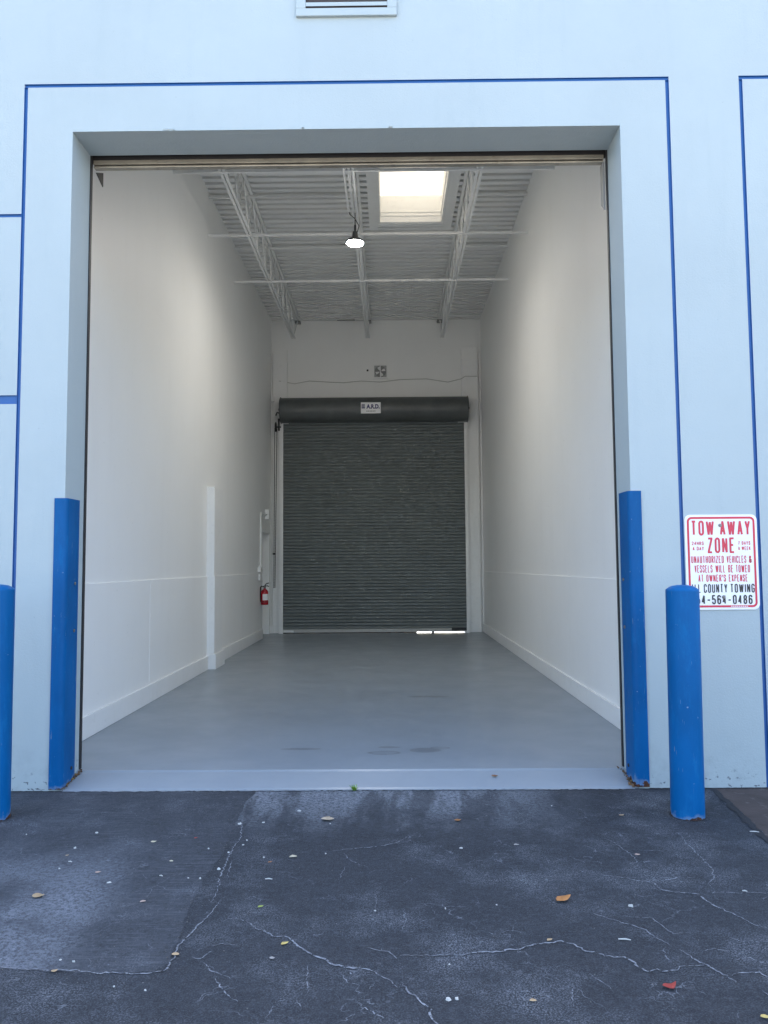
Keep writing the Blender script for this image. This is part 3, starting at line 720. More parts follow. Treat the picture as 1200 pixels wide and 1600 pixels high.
chain(-2.275, 4.10, -2.286, .95, HY - .055); chain(-2.248, 4.10, -2.280, .95, HY + .055)
g = MB(); g.tube([(-2.33, YB - .12, 1.62), (-2.30, YB - .17, 1.62)], .018, 8); g.build('chain_keeper', M['dark'], K)
# name plate on the hood
NP = empty('door_name_plate', (-.37, HY - .02 - HR - .01, 4.45), 'small white plate reading A.R.D. on the round shutter hood', 'sign')
yp = HY - .02 - HR - .012
g = MB(); g.box(-.562, -.175, yp, yp + .004, 4.335, 4.552); g.build('plate', M['signw'], NP)

dg = bpy.context.evaluated_depsgraph_get()
def text(body, name, x0, x1, z0_, z1_, y, mat, parent, bold=.0):
    cu = bpy.data.curves.new('t', 'FONT'); cu.body = body; cu.offset = bold; cu.extrude = 0; cu.resolution_u = 3
    to = bpy.data.objects.new('t', cu); col.objects.link(to)
    bpy.context.view_layer.update()
    me = bpy.data.meshes.new_from_object(to.evaluated_get(bpy.context.evaluated_depsgraph_get()))
    bpy.data.objects.remove(to); bpy.data.curves.remove(cu)
    xs = [v.co.x for v in me.vertices]; ys_ = [v.co.y for v in me.vertices]
    ax, bx, ay, by = min(xs), max(xs), min(ys_), max(ys_)
    for v in me.vertices:
        v.co = (x0 + (v.co.x - ax) / (bx - ax) * (x1 - x0), y, z0_ + (v.co.y - ay) / (by - ay) * (z1_ - z0_))
    me.materials.clear(); me.materials.append(mat)
    return link(name, me, parent)
text('A.R.D.', 'lettering', -.455, -.195, 4.425, 4.515, yp - .002, M['navy'], NP, .05)
g = MB()
for i in range(4): g.box(-.545 + i * .016, -.535 + i * .016, yp - .0025, yp - .0015, 4.43, 4.52)
g.box(-.548, -.480, yp - .0015, yp - .0008, 4.44, 4.45); g.build('emblem', M['navy'], NP)
g = MB()
for i in range(6): g.box(-.455 + i * .031, -.455 + i * .031 + .022, yp - .0025, yp - .0015, 4.372, 4.386)
g.build('small_print', M['ink'], NP)

# ---------------------------------------------------------------- things on the inner walls
V = empty('wall_fan', (-.18, YB - .02, 5.16), 'small square exhaust fan set in the wall above the charcoal shutter', 'fan')
g = MB(); x0, x1, z0_, z1_ = -.335, -.03, 5.155, 5.45
for b in ((x0, x0 + .028, z0_, z1_), (x1 - .028, x1, z0_, z1_), (x0 + .028, x1 - .028, z0_, z0_ + .028), (x0 + .028, x1 - .028, z1_ - .028, z1_)): g.box(b[0], b[1], YB - .03, YB - .001, b[2], b[3])
g.build('frame', M['trim'], V)
g = MB(); g.box(-.192, -.176, YB - .036, YB - .030, z0_ + .02, z1_ - .02); g.build('guard_bar', M['signw'], V)
g = MB(); g.box(x0 + .02, x1 - .02, YB - .010, YB - .002, z0_ + .02, z1_ - .02); g.build('backing', painted('fan_housing_grey', (.42, .43, .42), .1, .5), V)
g = MB(); g.lathe([(.115, 0), (.115, .003)], 0, 0, 28); o = g.build('opening', M['fan'], V)
o.rotation_euler = (R(90), 0, 0); o.location = Vector((-.183, YB - .0105, 5.302)) - V.location
for kk in range(4):
    a = R(kk * 90 + 25); g = MB()
    g.add([(-.183 + math.cos(a + t) * r_, YB - .016 + dd, 5.302 + math.sin(a + t) * r_) for (t, r_, dd) in ((-.2, .02, 0), (-.35, .105, -.004), (.35, .105, .004), (.2, .02, 0))], [(0, 1, 2, 3)])
    g.build('blade', M['steelw'], V)
SB = MB(); SB.box(-.462, -.425, YB - .02, YB - .001, 5.31, 5.345); tag(SB.build('wall_hook', M['dark'], bevel=.004), 'tiny dark hook on the wall beside the exhaust fan', 'hook')
g = MB(); pts = [(x, YB - (.107 if (x < -2.06 or x > 1.44) else .012), z) for x, z in CABLE]
pts = [p for p in pts if p[0] > -2.35]
g.tube(pts, .008, 6); tag(g.build('wall_cable', M['cable'], smooth=60), 'thin grey cable sagging across the wall above the shutter hood', 'cable')
# conduit and switches by the side doorway
C = empty('switch_conduit', (XL, 9.3, 1.2), 'white conduit with switch boxes beside the side doorway', 'conduit')
g = MB(); g.tube([(XL + .03, 9.30, 1.36), (XL + .03, 9.31, 2.24), (XL + .03, 9.33, 2.31), (XL + .03, 9.40, 2.35), (XL + .03, 10.05, 2.36)], .017, 8); g.build('pipe', M['trim'], C, smooth=60)
g = MB(); g.tube([(XL + .025, 9.42, 1.36), (XL + .025, 9.42, 2.1)], .013, 8); g.build('pipe', M['trim'], C, smooth=60)
g = MB(); g.box(XL, XL + .055, 9.22, 9.44, 1.27, 1.37); g.build('switch_box', M['trim'], C, bevel=.005)
g = MB(); g.box(XL + .010, XL + .05, 9.20, 9.31, 1.12, 1.24); g.build('switch_box', M['trim'], C, bevel=.005)
g = MB(); g.box(XL, XL + .075, 10.02, 10.18, 2.27, 2.46); g.build('junction_box', M['trim'], C, bevel=.005)
cp = MB(); cp.tube([(XL + .055, YB - .10, 2.28), (XL + .055, YB - .10, 4.68)], .016, 8)
cp = tag(cp.build('corner_conduit', M['trim'], smooth=60), 'tall white conduit in the corner left of the rear shutter', 'conduit')
g = MB(); g.box(XL + .02, XL + .09, YB - .14, YB - .06, 4.68, 4.78); g.build('junction_box', M['trim'], cp, bevel=.004)

E_ = empty('fire_extinguisher', (XL + .09, 9.40, .68), 'red fire extinguisher with white label hung beside the side doorway', 'fire extinguisher')
ex, ey, ez = XL + .095, 9.40, .675
g = MB(); g.lathe([(.058, 0), (.066, .008), (.068, .02), (.068, .225), (.060, .252), (.040, .275), (.024, .285), (.022, .30)], ex, ey, 24, ez); g.build('cylinder', M['extred'], E_, smooth=45)
g = MB(); g.lathe([(.020, .30), (.020, .33), (.026, .335), (.026, .35)], ex, ey, 12, ez); g.build('valve', M['galv'], E_, smooth=45)
g = MB(); g.tube([(ex, ey, ez + .345), (ex + .04, ey - .03, ez + .385), (ex + .085, ey - .06, ez + .395)], .010, 6); g.tube([(ex, ey, ez + .335), (ex + .05, ey - .03, ez + .345), (ex + .085, ey - .055, ez + .335)], .009, 6); g.build('lever', M['dark'], E_)
g = MB(); g.tube([(ex - .01, ey - .02, ez + .33), (ex - .05, ey - .05, ez + .34), (ex - .078, ey - .04, ez + .28), (ex - .078, ey - .03, ez + .08)], .010, 8); g.build('hose', M['rubber'], E_, smooth=60)
vs_ = []; nA = 10
for i in range(nA + 1):
    a = R(-112 + i * 9.5); vs_ += [(ex + .0692 * math.cos(a), ey + .0692 * math.sin(a), ez + .085), (ex + .0692 * math.cos(a), ey + .0692 * math.sin(a), ez + .195)]
g = MB(); g.add(vs_, [(2 * i, 2 * i + 2, 2 * i + 3, 2 * i + 1) for i in range(nA)]); g.build('label_wrap', M['signw'], E_)
g = MB(); g.lathe([(.0705, .050), (.0705, .060)], ex, ey, 24, ez); g.build('strap', M['dark'], E_)
g = MB(); g.box(XL + .010, XL + .030, ey - .02, ey + .02, ez + .05, ez + .33); g.build('bracket', M['dark'], E_)

# ---------------------------------------------------------------- lamp
LX, LY, LZ = -.415, 4.6, 5.375
Lm = empty('high_bay_lamp', (LX, LY, LZ), 'lit round high-bay lamp hanging under the middle roof joist', 'lamp')
g = MB(); g.lathe([(.106, .008), (.114, .014), (.116, .026), (.104, .034), (.066, .042), (.056, .062), (.040, .072), (.030, .150), (.02, .158)], LX, LY, 32, LZ); hs = g.build('housing', M['hood'], Lm, smooth=35)
for i in range(20):
    a = 2 * math.pi * i / 20; ca, sa = math.cos(a), math.sin(a)
    g = MB(); g.tube([(LX + ca * .06, LY + sa * .06, LZ + .045), (LX + ca * .098, LY + sa * .098, LZ + .040), (LX + ca * .05, LY + sa * .05, LZ + .068)], .004, 4); g.build('fin', M['dark'], hs)
g = MB(); g.lathe([(.05, -.010), (.088, -.006), (.100, .0), (.104, .009)], LX, LY, 32, LZ); g.build('lens', M['lamp'], Lm, smooth=60)
g = MB(); g.tube([(LX, LY, LZ + .155), (LX, LY, LZ + .24)], .012, 8); g.tube([(LX, LY - .02, LZ + .24), (LX, LY - .02, LZ + .30), (LX, LY, LZ + .32), (LX, LY + .02, LZ + .30), (LX, LY + .02, LZ + .24), (LX, LY - .02, LZ + .24)], .006, 6)
g.tube([(LX, LY, LZ + .31), (LX, LY, JZ0 + .002)], .006, 6); g.build('hook', M['dark'], Lm)
g = MB(); g.tube([(LX + .03, LY, LZ + .15), (LX + .05, LY - .02, LZ + .22), (LX + .0, LY - .05, LZ + .30), (LX - .06, LY - .08, LZ + .34), (LX - .075, LY - .1, JZ0 - .02)], .006, 6); g.build('cord', M['dark'], Lm, smooth=60)
g = MB(); g.tube([(LX - .075, TW + .02, JZ0 - .022), (LX - .075, LY - .06, JZ0 - .022)], .013, 8)
tag(g.build('lamp_conduit', M['trim'], smooth=60), 'straight white conduit running along the middle joist to the lamp', 'conduit')

# ---------------------------------------------------------------- things on and before the facade
def guard(s, x, zt, label):
    # bent steel plate wrapped round the corner of the opening; s = +1 opening lies to +x
    def q(a, b): return (x + s * a, b)
    po = [q(-.062, .0), q(-.062, -.011), q(-.020, -.014), q(.004, -.012), q(.016, -.002), q(.022, .018), q(.024, .175), q(.0, .175), q(.0, .0)]
    g = MB(); g.prism(po if s > 0 else po[::-1], 'z', .012, zt)
    o = tag(g.build('corner_guard', M['guard'], smooth=50), label, 'corner guard', 'corner guards of the bay opening')
    for zz in (.09, .95, 1.25):
        g = MB(); g.lathe([(.011, 0), (.011, .004), (.006, .007)], 0, 0, 10)
        b = g.build('bolt', M['galv'] if zz > .5 else M['dark'], o); b.rotation_euler = (0, R(90) * s, 0); b.location = (x + s * .0235, .12, zz + .02)
    return o
guard(1, XOL, 1.808, 'blue steel corner guard with rusted foot on the jamb by the pipe chase side')
guard(-1, XOR, 1.826, 'blue steel corner guard on the jamb next to the tow-away sign')
# rubble at the guards' feet
for x, s, y in ((XOL, 1, .0), (XOR, -1, .0)):
    g = MB()
    for i in range(26):
        t = i / 25; cx = x + s * (.020 + .012 * rnd.random()) + s * rnd.uniform(-.002, .012); cy = -.015 + t * .29; cz = .006 + .045 * max(0, t)
        r_ = rnd.uniform(.006, .016); k = [(cx + rnd.uniform(-1, 1) * r_, cy + rnd.uniform(-1, 1) * r_, cz + rnd.uniform(0, 1.3) * r_) for _ in range(6)]
        g.add(k, [(0, 1, 2), (0, 2, 3), (0, 3, 4), (0, 4, 1), (5, 2, 1), (5, 3, 2), (5, 4, 3), (5, 1, 4)])
    o = g.build('rust_debris', M['rustdeb']); o['kind'] = 'stuff'
    tag(o, 'rusty flakes along the foot of the ' + ('corner guard on the pipe chase side' if s > 0 else 'corner guard next to the tow-away sign'), 'debris')

def bollard(cx, cy, h, r_, lean, label):
    o = empty('bollard', (cx, cy, 0), label, 'bollard', 'blue bollards flanking the bay')
    n = 40; prof = [(r_, 0), (r_, h - .004)]
    g = MB(); g.lathe(prof, 0, 0, n); b = g.build('post', M['bollard'], o, smooth=40); b.location = (0, 0, 0); b.rotation_euler = (0, lean, 0)
    g = MB(); g.lathe([(r_ * 1.0, h - .004), (r_ * .985, h + .004), (r_ * .80, h + .016), (r_ * .62, h + .024), (r_ * .3, h + .029), (.01, h + .03)], 0, 0, n); c = g.build('cap', M['bollard'], o, smooth=50); c.location = (0, 0, 0); c.rotation_euler = (0, lean, 0)
    g = MB(); ribs_ = []
    for i in range(49):
        a = 2 * math.pi * i / 48; ribs_.append((math.cos(a) * (r_ + .001 + rnd.uniform(0, .004)), math.sin(a) * (r_ + .001 + rnd.uniform(0, .004))))
    ribs_[-1] = ribs_[0]
    ribbon(g, ribs_, .008, .0030, rnd, False); c = g.build('base_ring', M['tar'], o); c.location = (0, 0, 0)
    return o
bollard(1.605, -.525, 1.222, .0885, R(.45), 'blue steel bollard with chipped foot in front of the tow-away sign')
bollard(-2.195, -.520, 1.250, .0885, R(-.3), 'blue steel bollard standing on the pale old asphalt patch')

# louvred vent high on the facade
T = empty('louvre_vent', (-.2635, 0, 4.96), 'pale blue framed louvre vent high on the facade above the bay', 'vent')
vx0, vx1, vz0, vz1 = -.593, .066, 4.96, 5.62
g = MB()
for b in ((vx0, vx0 + .062, vz0 + .052, vz1 - .06), (vx1 - .062, vx1, vz0 + .052, vz1 - .06), (vx0, vx1, vz0, vz0 + .052), (vx0, vx1, vz1 - .06, vz1)): g.box(b[0], b[1], -.022, -.0005, b[2], b[3])
g.build('frame', M['facade'], T, bevel=.003)
g = MB(); g.box(vx0 + .062, vx1 - .062, -.003, -.0008, vz0 + .052, vz1 - .06); g.build('mesh_backing', M['void'], T)
for i in range(7):
    z = vz0 + .066 + i * .070
    g = MB(); g.prism([(-.020, z), (-.004, z + .018), (-.004, z + .030), (-.020, z + .026)][::-1], 'x', vx0 + .063, vx1 - .063); g.build('louvre_slat', M['facade'], T)

# tow-away sign
TS = empty('tow_away_sign', (2.06, -.004, 1.08), 'white tow away zone sign with red border and lettering behind a bollard', 'sign')
sx0, sx1, sz0, sz1, yS = 1.834, 2.283, 1.083, 1.673, -.006
def rrect(x0, x1, z0_, z1_, r_, n=8):
    out = []
    for cx, cz, a0 in ((x1 - r_, z1_ - r_, 0), (x0 + r_, z1_ - r_, 90), (x0 + r_, z0_ + r_, 180), (x1 - r_, z0_ + r_, 270)):
        for i in range(n + 1):
            a = R(a0 + 90 * i / n); out.append((cx + r_ * math.cos(a), cz + r_ * math.sin(a)))
    return out
g = MB(); g.prism(rrect(sx0, sx1, sz0, sz1, .035), 'y', yS, yS + .003); g.build('panel', M['signw'], TS)
a = rrect(sx0 + .014, sx1 - .014, sz0 + .014, sz1 - .014, .03); b = rrect(sx0 + .027, sx1 - .027, sz0 + .027, sz1 - .027, .018)
n = len(a); g = MB(); g.add([(x, yS - .001, z) for x, z in a + b], [(i, (i + 1) % n, n + (i + 1) % n, n + i) for i in range(n)]); g.build('border', M['red'], TS)
W_, H_ = sx1 - sx0, sz1 - sz0
def arc(cx, cy, rx, ry, a0, a1, n=5):
    return [(cx + rx * math.cos(R(a0 + (a1 - a0) * i / n)), cy + ry * math.sin(R(a0 + (a1 - a0) * i / n))) for i in range(n + 1)]
TL_, TR_, BL_, BR_ = (lambda y=.82: arc(.5, y, .5, 1 - y, 180, 90)), (lambda y=.82: arc(.5, y, .5, 1 - y, 90, 0)), (lambda y=.18: arc(.5, y, .5, y, 180, 270)), (lambda y=.18: arc(.5, y, .5, y, 270, 360))
RING = TL_()[::1] + TR_()[1:] + BR_()[::-1] + BL_()[::-1][1:] + [TL_()[0]]
S_UP = [(1, .72)] + TR_()[::-1] + TL_()[::-1][1:] + [(0, .70)] + arc(.3, .70, .3, .17, 180, 270, 3)[1:] + arc(.7, .30, .3, .2, 90, 0, 3) + BR_()[::-1][0:] + BL_()[::-1][1:] + [(0, .28)]
GLYPH = {
 'A': [[(0, 0), (.5, 1), (1, 0)], [(.19, .28), (.81, .28)]], 'B': [[(0, 0), (0, 1)], [(0, 1)] + arc(.6, .765, .4, .235, 90, -90) + [(0, .53)], [(.6, .53)] + arc(.6, .265, .4, .265, 90, -90) + [(0, 0)]],
 'C': [[(1, .70)] + TR_()[::-1] + TL_()[::-1][1:] + BL_() + BR_()[1:] + [(1, .30)]], 'D': [[(0, 0), (0, 1)], [(0, 1), (.45, 1)] + arc(.45, .80, .55, .2, 90, 0)[1:] + arc(.45, .2, .55, .2, 0, -90) + [(0, 0)]],
 'E': [[(1, 1), (0, 1), (0, 0), (1, 0)], [(0, .52), (.82, .52)]], 'G': [[(1, .72)] + TR_()[::-1] + TL_()[::-1][1:] + BL_() + BR_()[1:] + [(1, .48), (.5, .48)]],
 'H': [[(0, 0), (0, 1)], [(1, 0), (1, 1)], [(0, .52), (1, .52)]], 'I': [[(.5, 0), (.5, 1)]], 'K': [[(0, 0), (0, 1)], [(1, 1), (.05, .42)], [(.36, .6), (1, 0)]], 'L': [[(0, 1), (0, 0), (1, 0)]],
 'N': [[(0, 0), (0, 1), (1, 0), (1, 1)]], 'O': [RING], '0': [RING], 'P': [[(0, 0), (0, 1)], [(0, 1), (.5, 1)] + arc(.5, .74, .5, .26, 90, -90)[1:] + [(0, .48)]],
 'R': [[(0, 0), (0, 1)], [(0, 1), (.5, 1)] + arc(.5, .75, .5, .25, 90, -90)[1:] + [(0, .5)], [(.5, .5), (1, 0)]], 'S': [S_UP], 'T': [[(0, 1), (1, 1)], [(.5, 1), (.5, 0)]],
 'U': [[(0, 1)] + BL_() + BR_()[1:] + [(1, 1)]], 'V': [[(0, 1), (.5, 0), (1, 1)]], 'W': [[(0, 1), (.25, 0), (.5, .95), (.75, 0), (1, 1)]], 'X': [[(0, 0), (1, 1)], [(0, 1), (1, 0)]],
 'Y': [[(0, 1), (.5, .45), (1, 1)], [(.5, .45), (.5, 0)]], 'Z': [[(0, 1), (1, 1), (0, 0), (1, 0)]], '-': [[(0, .45), (1, .45)]], "'": [[(.5, 1), (.5, .72)]],
 '&': [[(1, .0), (.15, .72)] + arc(.42, .84, .28, .16, 200, 0, 6) + [(.1, .4)] + arc(.42, .22, .42, .22, 160, 300, 5) + [(1, .48)]],
 '2': [[(0, .74)] + TL_() + TR_()[1:] + [(1, .66), (0, 0), (1, 0)]], '4': [[(.72, 0), (.72, 1), (0, .27), (1, .27)]], '7': [[(0, 1), (1, 1), (.35, 0)]],
 '5': [[(.95, 1), (.06, 1), (0, .52), (.25, .6)] + arc(.5, .40, .5, .2, 90, 0)[0:] + BR_()[::-1] + BL_()[::-1][1:] + [(0, .26)]],
 '6': [[(.95, .78)] + TR_()[::-1][1:] + TL_()[::-1][1:] + BL_() + BR_()[1:] + arc(.5, .42, .5, .17, 0, 180)], '9': [[(.05, .22)] + BL_()[1:] + BR_()[1:] + TR_()[::-1] + TL_()[::-1][1:] + arc(.5, .58, .5, .17, 180, 360)],
 '8': [arc(.5, .76, .46, .24, -90, 270, 14), arc(.5, .265, .5, .265, 90, 450, 14)]}
def strokes(mb, pts, sw, y):
    q = [p for i, p in enumerate(pts) if i == 0 or math.hypot(p[0] - pts[i - 1][0], p[1] - pts[i - 1][1]) > 1e-5]
    n = len(q); closed = math.hypot(q[0][0] - q[-1][0], q[0][1] - q[-1][1]) < 1e-5; vs_ = []
    for i in range(n):
        a = q[i - 1] if i else (q[-2] if closed else None); c = q[i + 1] if i < n - 1 else (q[1] if closed else None)
        ns = []
        for (s_, e_) in ((a, q[i]), (q[i], c)):
            if s_ is None or e_ is None: continue
            dx, dz = e_[0] - s_[0], e_[1] - s_[1]; l = math.hypot(dx, dz); ns.append((-dz / l, dx / l))
        m = (sum(k[0] for k in ns), sum(k[1] for k in ns)); l = math.hypot(*m)
        if l < .3: m = ns[0]; f = 1
        else:
            m = (m[0] / l, m[1] / l); f = min(1.9, 1 / max(.3, m[0] * ns[0][0] + m[1] * ns[0][1]))
        o_ = sw / 2 * f
        vs_ += [(q[i][0] + m[0] * o_, y, q[i][1] + m[1] * o_), (q[i][0] - m[0] * o_, y, q[i][1] - m[1] * o_)]
    mb.add(vs_, [(2 * i, 2 * i + 1, 2 * i + 3, 2 * i + 2) for i in range(n - 1)])
def split_sharp(p, sw):
    out = [[p[0]]]
    for i in range(1, len(p)):
        out[-1].append(p[i])
        if i < len(p) - 1:
            a1 = math.atan2(p[i][1] - p[i - 1][1], p[i][0] - p[i - 1][0]); a2 = math.atan2(p[i + 1][1] - p[i][1], p[i + 1][0] - p[i][0])
            if abs((a2 - a1 + math.pi) % (2 * math.pi) - math.pi) > R(55): out.append([p[i]])
    if len(out) > 1:
        for j, s_ in enumerate(out):
            for e_, ok in ((0, j > 0), (-1, j < len(out) - 1)):
                if ok and len(s_) > 1:
                    q = s_[1] if e_ == 0 else s_[-2]; dx, dz = s_[e_][0] - q[0], s_[e_][1] - q[1]; l = math.hypot(dx, dz) or 1
                    ex_ = min(sw * .4, sw * .5 * abs(dx) / l) ; s_[e_] = (s_[e_][0] + dx / l * ex_, s_[e_][1] + dz / l * ex_)
    return out
def st(body, u0, u1, v0, v1, m, k):
    x0, x1, za, zb = sx0 + u0 * W_, sx0 + u1 * W_, sz1 - v1 * H_, sz1 - v0 * H_
    hh = zb - za; sw = hh * k; wd = {'W': 1.45, 'I': .32, "'": .3, '-': .95, ' ': .45, '&': 1.05, 'T': 1.0}
    gap = .34; un = (x1 - x0) / (sum(wd.get(c, 1) for c in body) + gap * (len(body) - 1)); sw = min(sw, un * .36)
    g = MB(); x = x0; lay = 0
    for c in body:
        w_ = wd.get(c, 1) * un
        for pl in [s_ for p_ in GLYPH.get(c, []) for s_ in split_sharp([(a_ * (w_ - sw), b_ * (hh - sw)) for a_, b_ in p_], sw)]:
            strokes(g, [(x + sw / 2 + px, za + sw / 2 + pz) for px, pz in pl], sw, yS - .0012 - .00007 * (lay % 6)); lay += 1
        x += w_ + gap * un
    g.build('lettering', m, TS, fix=False)
st('TOW', .085, .405, .062, .222, M['red'], .165); st('AWAY', .485, .905, .062, .222, M['red'], .165)
st('ZONE', .305, .685, .242, .408, M['red'], .165)
st('24HRS', .09, .255, .283, .322, M['red'], .17); st('A DAY', .10, .255, .338, .378, M['red'], .17)
st('7 DAYS', .73, .90, .283, .322, M['red'], .17); st('A WEEK', .73, .90, .338, .378, M['red'], .17)
st('UNAUTHORIZED', .075, .525, .435, .512, M['red'], .17); st('VEHICLES', .565, .835, .435, .512, M['red'], .17); st('&', .87, .912, .435, .512, M['red'], .17)
st('VESSELS', .118, .365, .532, .612, M['red'], .17); st('WILL', .405, .54, .532, .612, M['red'], .17); st('BE', .58, .65, .532, .612, M['red'], .17); st('TOWED', .685, .882, .532, .612, M['red'], .17)
st('AT', .165, .235, .632, .708, M['red'], .17); st("OWNER'S", .275, .545, .632, .708, M['red'], .17); st('EXPENSE', .585, .845, .632, .708, M['red'], .17)
st('ALL', .062, .195, .73, .824, M['ink'], .16); st('COUNTY', .235, .56, .73, .824, M['ink'], .16); st('TOWING', .60, .935, .73, .824, M['ink'], .16)
st('954-564-0486', .055, .90, .846, .944, M['ink'], .16)
g = MB()
for i in range(9): g.box(sx0 + .27 + i * .012, sx0 + .279 + i * .012, yS - .0016, yS - .0012, sz0 + .018, sz0 + .023)
g.build('small_print', M['signw'], TS)
for u, v in ((.49, .115), (.505, .868)):
    g = MB(); g.lathe([(.011, 0), (.011, .003), (.0065, .0035), (.0065, .010)], 0, 0, 12)
    o = g.build('bolt', M['galv'], TS, smooth=40); o.rotation_euler = (R(90), 0, 0); o.location = Vector((sx0 + u * W_, yS - .0005, sz1 - v * H_)) - TS.location

# ---------------------------------------------------------------- litter on the ground
LAB = {'beige': 'long beige curled leaf on dusty asphalt just outside the threshold', 'cream': 'cream coloured leaf on asphalt', 'tan': 'tan dry leaf on asphalt', 'yellow': 'yellow leaf on dark asphalt',
       'orange': 'orange-brown dry leaf on dark asphalt', 'red': 'red leaf on asphalt', 'green': 'small green leaf on dark asphalt', 'pink': 'small pinkish leaf fragment on asphalt', 'grey': 'small grey leaf on asphalt', 'brown': 'small brown leaf'}
SPEC = {3: 'rounded yellow leaf beside the long crack on dark asphalt', 4: 'long orange-brown leaf, largest lying on the dark asphalt', 6: 'large red leaf lying on dark asphalt below the cracks', 8: 'small orange leaf near the threshold',
        9: 'yellow leaf cluster at the dark asphalt past the crazed cracks', 16: 'small curled brown leaf on dark asphalt', 21: 'brown leaf lying on the sloping grey threshold', 19: 'tiny red leaf scrap on the pale asphalt patch',
        7: 'tan leaf on dark asphalt well away from any crack', 14: 'tan leaf on the cracked corner of the pale patch', 15: 'tan leaf on the cracked outer edge of the pale patch', 18: 'small tan leaf bit on asphalt between threshold and bollard', 24: 'tiny tan leaf bit among white chips on the pale patch',
        17: 'small pinkish leaf bit on a thin crack near the bollard', 13: 'grey leaf beside the long crack and yellow leaf', 20: 'grey curled leaf on dark asphalt out from the threshold', 22: 'thin cream leaf on the pale patch towards the threshold', 23: 'cream leaf bit on the pale patch near its corner crack', 2: 'large tan leaf lying alone on the pale asphalt patch', 5: 'tan leaf lying on top of a crack', 1: 'cream pointed leaf standing out on dark asphalt'}
def leaf(x, y, L_, W2, c, i):
    rr = random.Random(100 + i); n = 9
    ang = rr.uniform(-.5, .5); W2 = max(W2 * 1.0, L_ * .34); L2 = L_; W2 = min(W2, L_ * .62)
    z = .0035 if y < 0 else .004 + .16 * y + .006
    cu = rr.uniform(.10, .28) * L2; vs_ = []; sk_ = rr.uniform(-.2, .2)
    for j in range(n + 1):
        t = j / n; wd = (math.sin(math.pi * t ** .8) ** .75) * W2 / 2 * rr.uniform(.86, 1.1) + .0006
        px = (t - .5) * L2; py = sk_ * L2 * math.sin(math.pi * t); lift = cu * (2 * t - 1) ** 2 * rr.uniform(.9, 1.1)
        for k, off in ((-1, 1.0), (0, 0.0), (1, 1.0)):
            lx, ly = px, py + k * wd
            vs_.append((lx, ly, lift * (.4 if t < .5 else 1) + off * wd * .35 + .0005))
    fs_ = []
    for j in range(n):
        for k in range(2):
            a = j * 3 + k; fs_.append((a, a + 1, a + 4, a + 3))
    g = MB(); g.add(vs_, fs_)
    o = g.build('fallen_leaf', M['leaf_' + c], smooth=70, fix=False); o.location = (x, y, z); o.rotation_euler = (0, 0, ang)
    so = o.modifiers.new('thickness', 'SOLIDIFY'); so.thickness = .0008
    lab = SPEC.get(i, LAB[c]); tag(o, lab, 'leaf', 'leaves fallen ' + ('on the asphalt' if i not in (21,) else 'on the threshold'))
    return o
for i, (x, y, a, b, c) in enumerate(LEAVES): leaf(x, y, max(a, .016), b, c, i)
for i, (x, y, a, b) in enumerate(SCRAPS):
    rr = random.Random(300 + i); n = 7; a = max(a, .010)
    b = min(max(b, a * .38), a * .9); a *= .85; b *= .85
    top = [((math.cos(2 * math.pi * k / n) * a / 2) * rr.uniform(.45, 1.1), (math.sin(2 * math.pi * k / n) * b / 2) * rr.uniform(.45, 1.1)) for k in range(n)]
    h = rr.uniform(.003, .007)
    g = MB(); g.add([(p[0], p[1], 0) for p in top] + [(p[0] * .8, p[1] * .8, h * rr.uniform(.5, 1)) for p in top], [tuple(range(n))[::-1], tuple(range(n, 2 * n))] + [(k, (k + 1) % n, n + (k + 1) % n, n + k) for k in range(n)])
    o = g.build('white_scrap', M['scrap']); o.location = (x, y, .0022); o.rotation_euler = (0, 0, rr.uniform(-.4, .4))
    onp = x < -.98 and y > -1.72
    lb = 'small white chip lying on the pale old asphalt patch' if onp else ('small white chip on dark asphalt along the patch edge crack' if x < -.75 else ('small white chip on dark asphalt between the threshold and the long cracks' if y > -1.45 else 'small white chip on the dark asphalt among the long cracks'))
    if i == 18: lb = 'larger white shell-like scrap beside a smaller one on dark asphalt'
    if i == 19: lb = 'smaller white scrap right beside a larger shell-like one'
    tag(o, lb, 'scrap', 'white chips: ' + ('pale patch' if onp else 'dark asphalt'))
for i, (x, y, L_) in enumerate(TWIGS):
    rr = random.Random(500 + i); a = rr.uniform(-.5, .0); d_ = Vector((math.cos(a), math.sin(a), 0)) * L_ / 2
    g = MB(); g.tube([-d_, Vector((0, 0, .002)) + d_ * .1, d_], [.0022, .0028, .0016], 6)
    o = g.build('pale_twig', M['scrap']); o.location = (x, y, .0045)
    tag(o, ('long white twig on the dark asphalt among cracks', 'short pale twig lying on the pale asphalt patch', 'pale twig beside the brown paving seam', 'thin pale twig on dark asphalt near the patch edge', 'tiny pale twig on a crack out from the bollard')[0 if i == 1 else 1 if i > 3 else 2 if i == 2 else 3 if i == 0 else 4], 'twig', 'pale twigs on the asphalt')
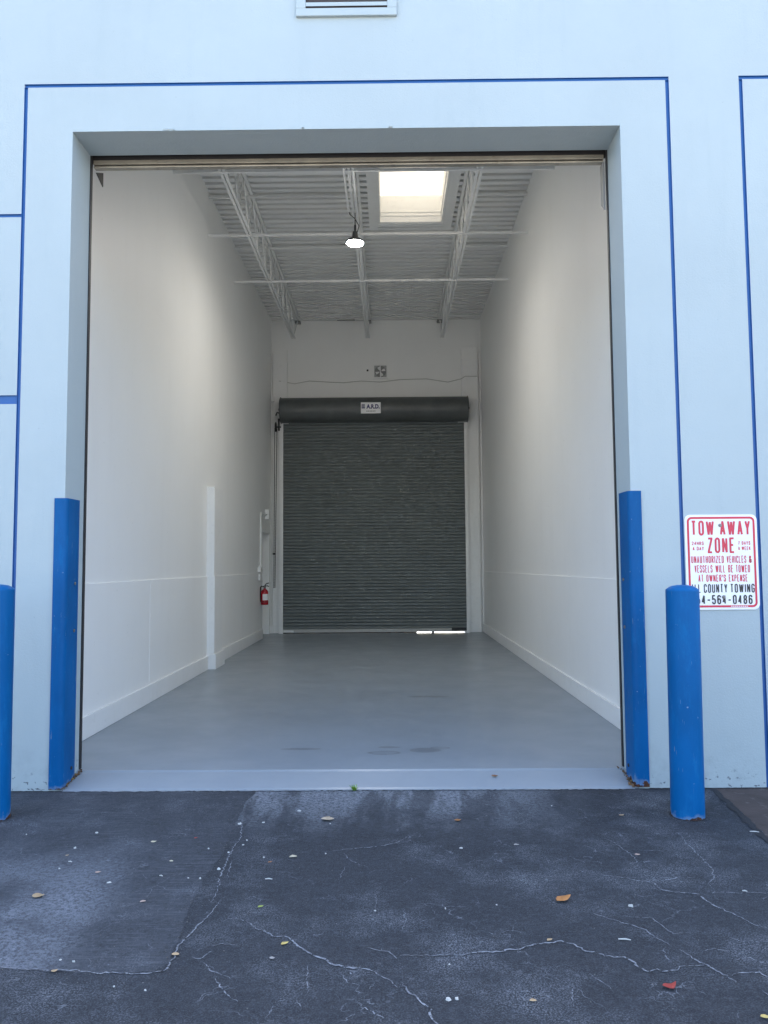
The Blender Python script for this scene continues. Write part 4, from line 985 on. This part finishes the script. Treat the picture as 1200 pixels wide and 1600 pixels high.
# weed in the joint before the threshold
wx, wy = -.232, -.02
We = empty('weed', (wx, wy, .004), 'small bright green weed sprouting at the threshold joint', 'weed')
g = MB(); rr = random.Random(9)
for i in range(34):
    a = rr.uniform(0, 6.28); L_ = rr.uniform(.018, .042); tl = rr.uniform(.2, 1.1); w_ = rr.uniform(.002, .004)
    dx, dy = math.cos(a), math.sin(a); bx, by = rr.uniform(-.012, .012), rr.uniform(-.006, .004)
    pts = [(bx + dx * L_ * t * math.sin(tl) , by + dy * L_ * t * math.sin(tl) * .6, .0 + L_ * t * math.cos(tl * t)) for t in (0, .4, .75, 1)]
    ws = [w_ * .6, w_, w_ * .8, .0002]
    g.add([(p[0] - dy * q, p[1] + dx * q, p[2]) for p, q in zip(pts, ws)] + [(p[0] + dy * q, p[1] - dx * q, p[2]) for p, q in zip(pts, ws)], [(0, 1, 5, 4), (1, 2, 6, 5), (2, 3, 7, 6)])
o = g.build('blades', M['grass'], We, fix=False); o.location = (0, 0, 0)
g = MB(); g.tube([(0, 0, -.003), (0, 0, .012)], .003, 6); o = g.build('stem', M['grass'], We); o.location = (0, 0, 0)

# loose grit gathered along the joint, the bollards and the patch edge
g = MB(); rr = random.Random(21); spots = []
for i in range(420): spots.append((rr.uniform(-2.4, 2.4), -.012 - abs(rr.gauss(0, .022))))
for cx, cy in ((1.605, -.525), (-2.195, -.52)):
    for i in range(90):
        a = rr.uniform(0, 6.283); r_ = .092 + abs(rr.gauss(0, .018)); spots.append((cx + math.cos(a) * r_, cy + math.sin(a) * r_))
for (a, b_) in zip(PATCH[:-1], PATCH[1:]):
    for i in range(26):
        t = rr.random(); spots.append((a[0] + (b_[0] - a[0]) * t + rr.gauss(0, .02), a[1] + (b_[1] - a[1]) * t + rr.gauss(0, .02)))
for i in range(500): spots.append((rr.uniform(-2.6, 2.0), rr.uniform(-2.6, -.05)))
for x, y in spots:
    s_ = rr.uniform(.0012, .0038)
    k_ = [(x + rr.uniform(-1, 1) * s_, y + rr.uniform(-1, 1) * s_, .0026 + (s_ if j == 3 else 0)) for j in range(3)] + [(x, y, .0026 + s_ * rr.uniform(.6, 1.3))]
    g.add(k_, [(0, 2, 1), (0, 1, 3), (1, 2, 3), (2, 0, 3)])
o = g.build('grit', painted("pale_grit", (.20, .19, .175), .5, .9, big=30)); o['kind'] = 'stuff'
tag(o, 'loose pale grit scattered along the wall joint and over the asphalt', 'grit')
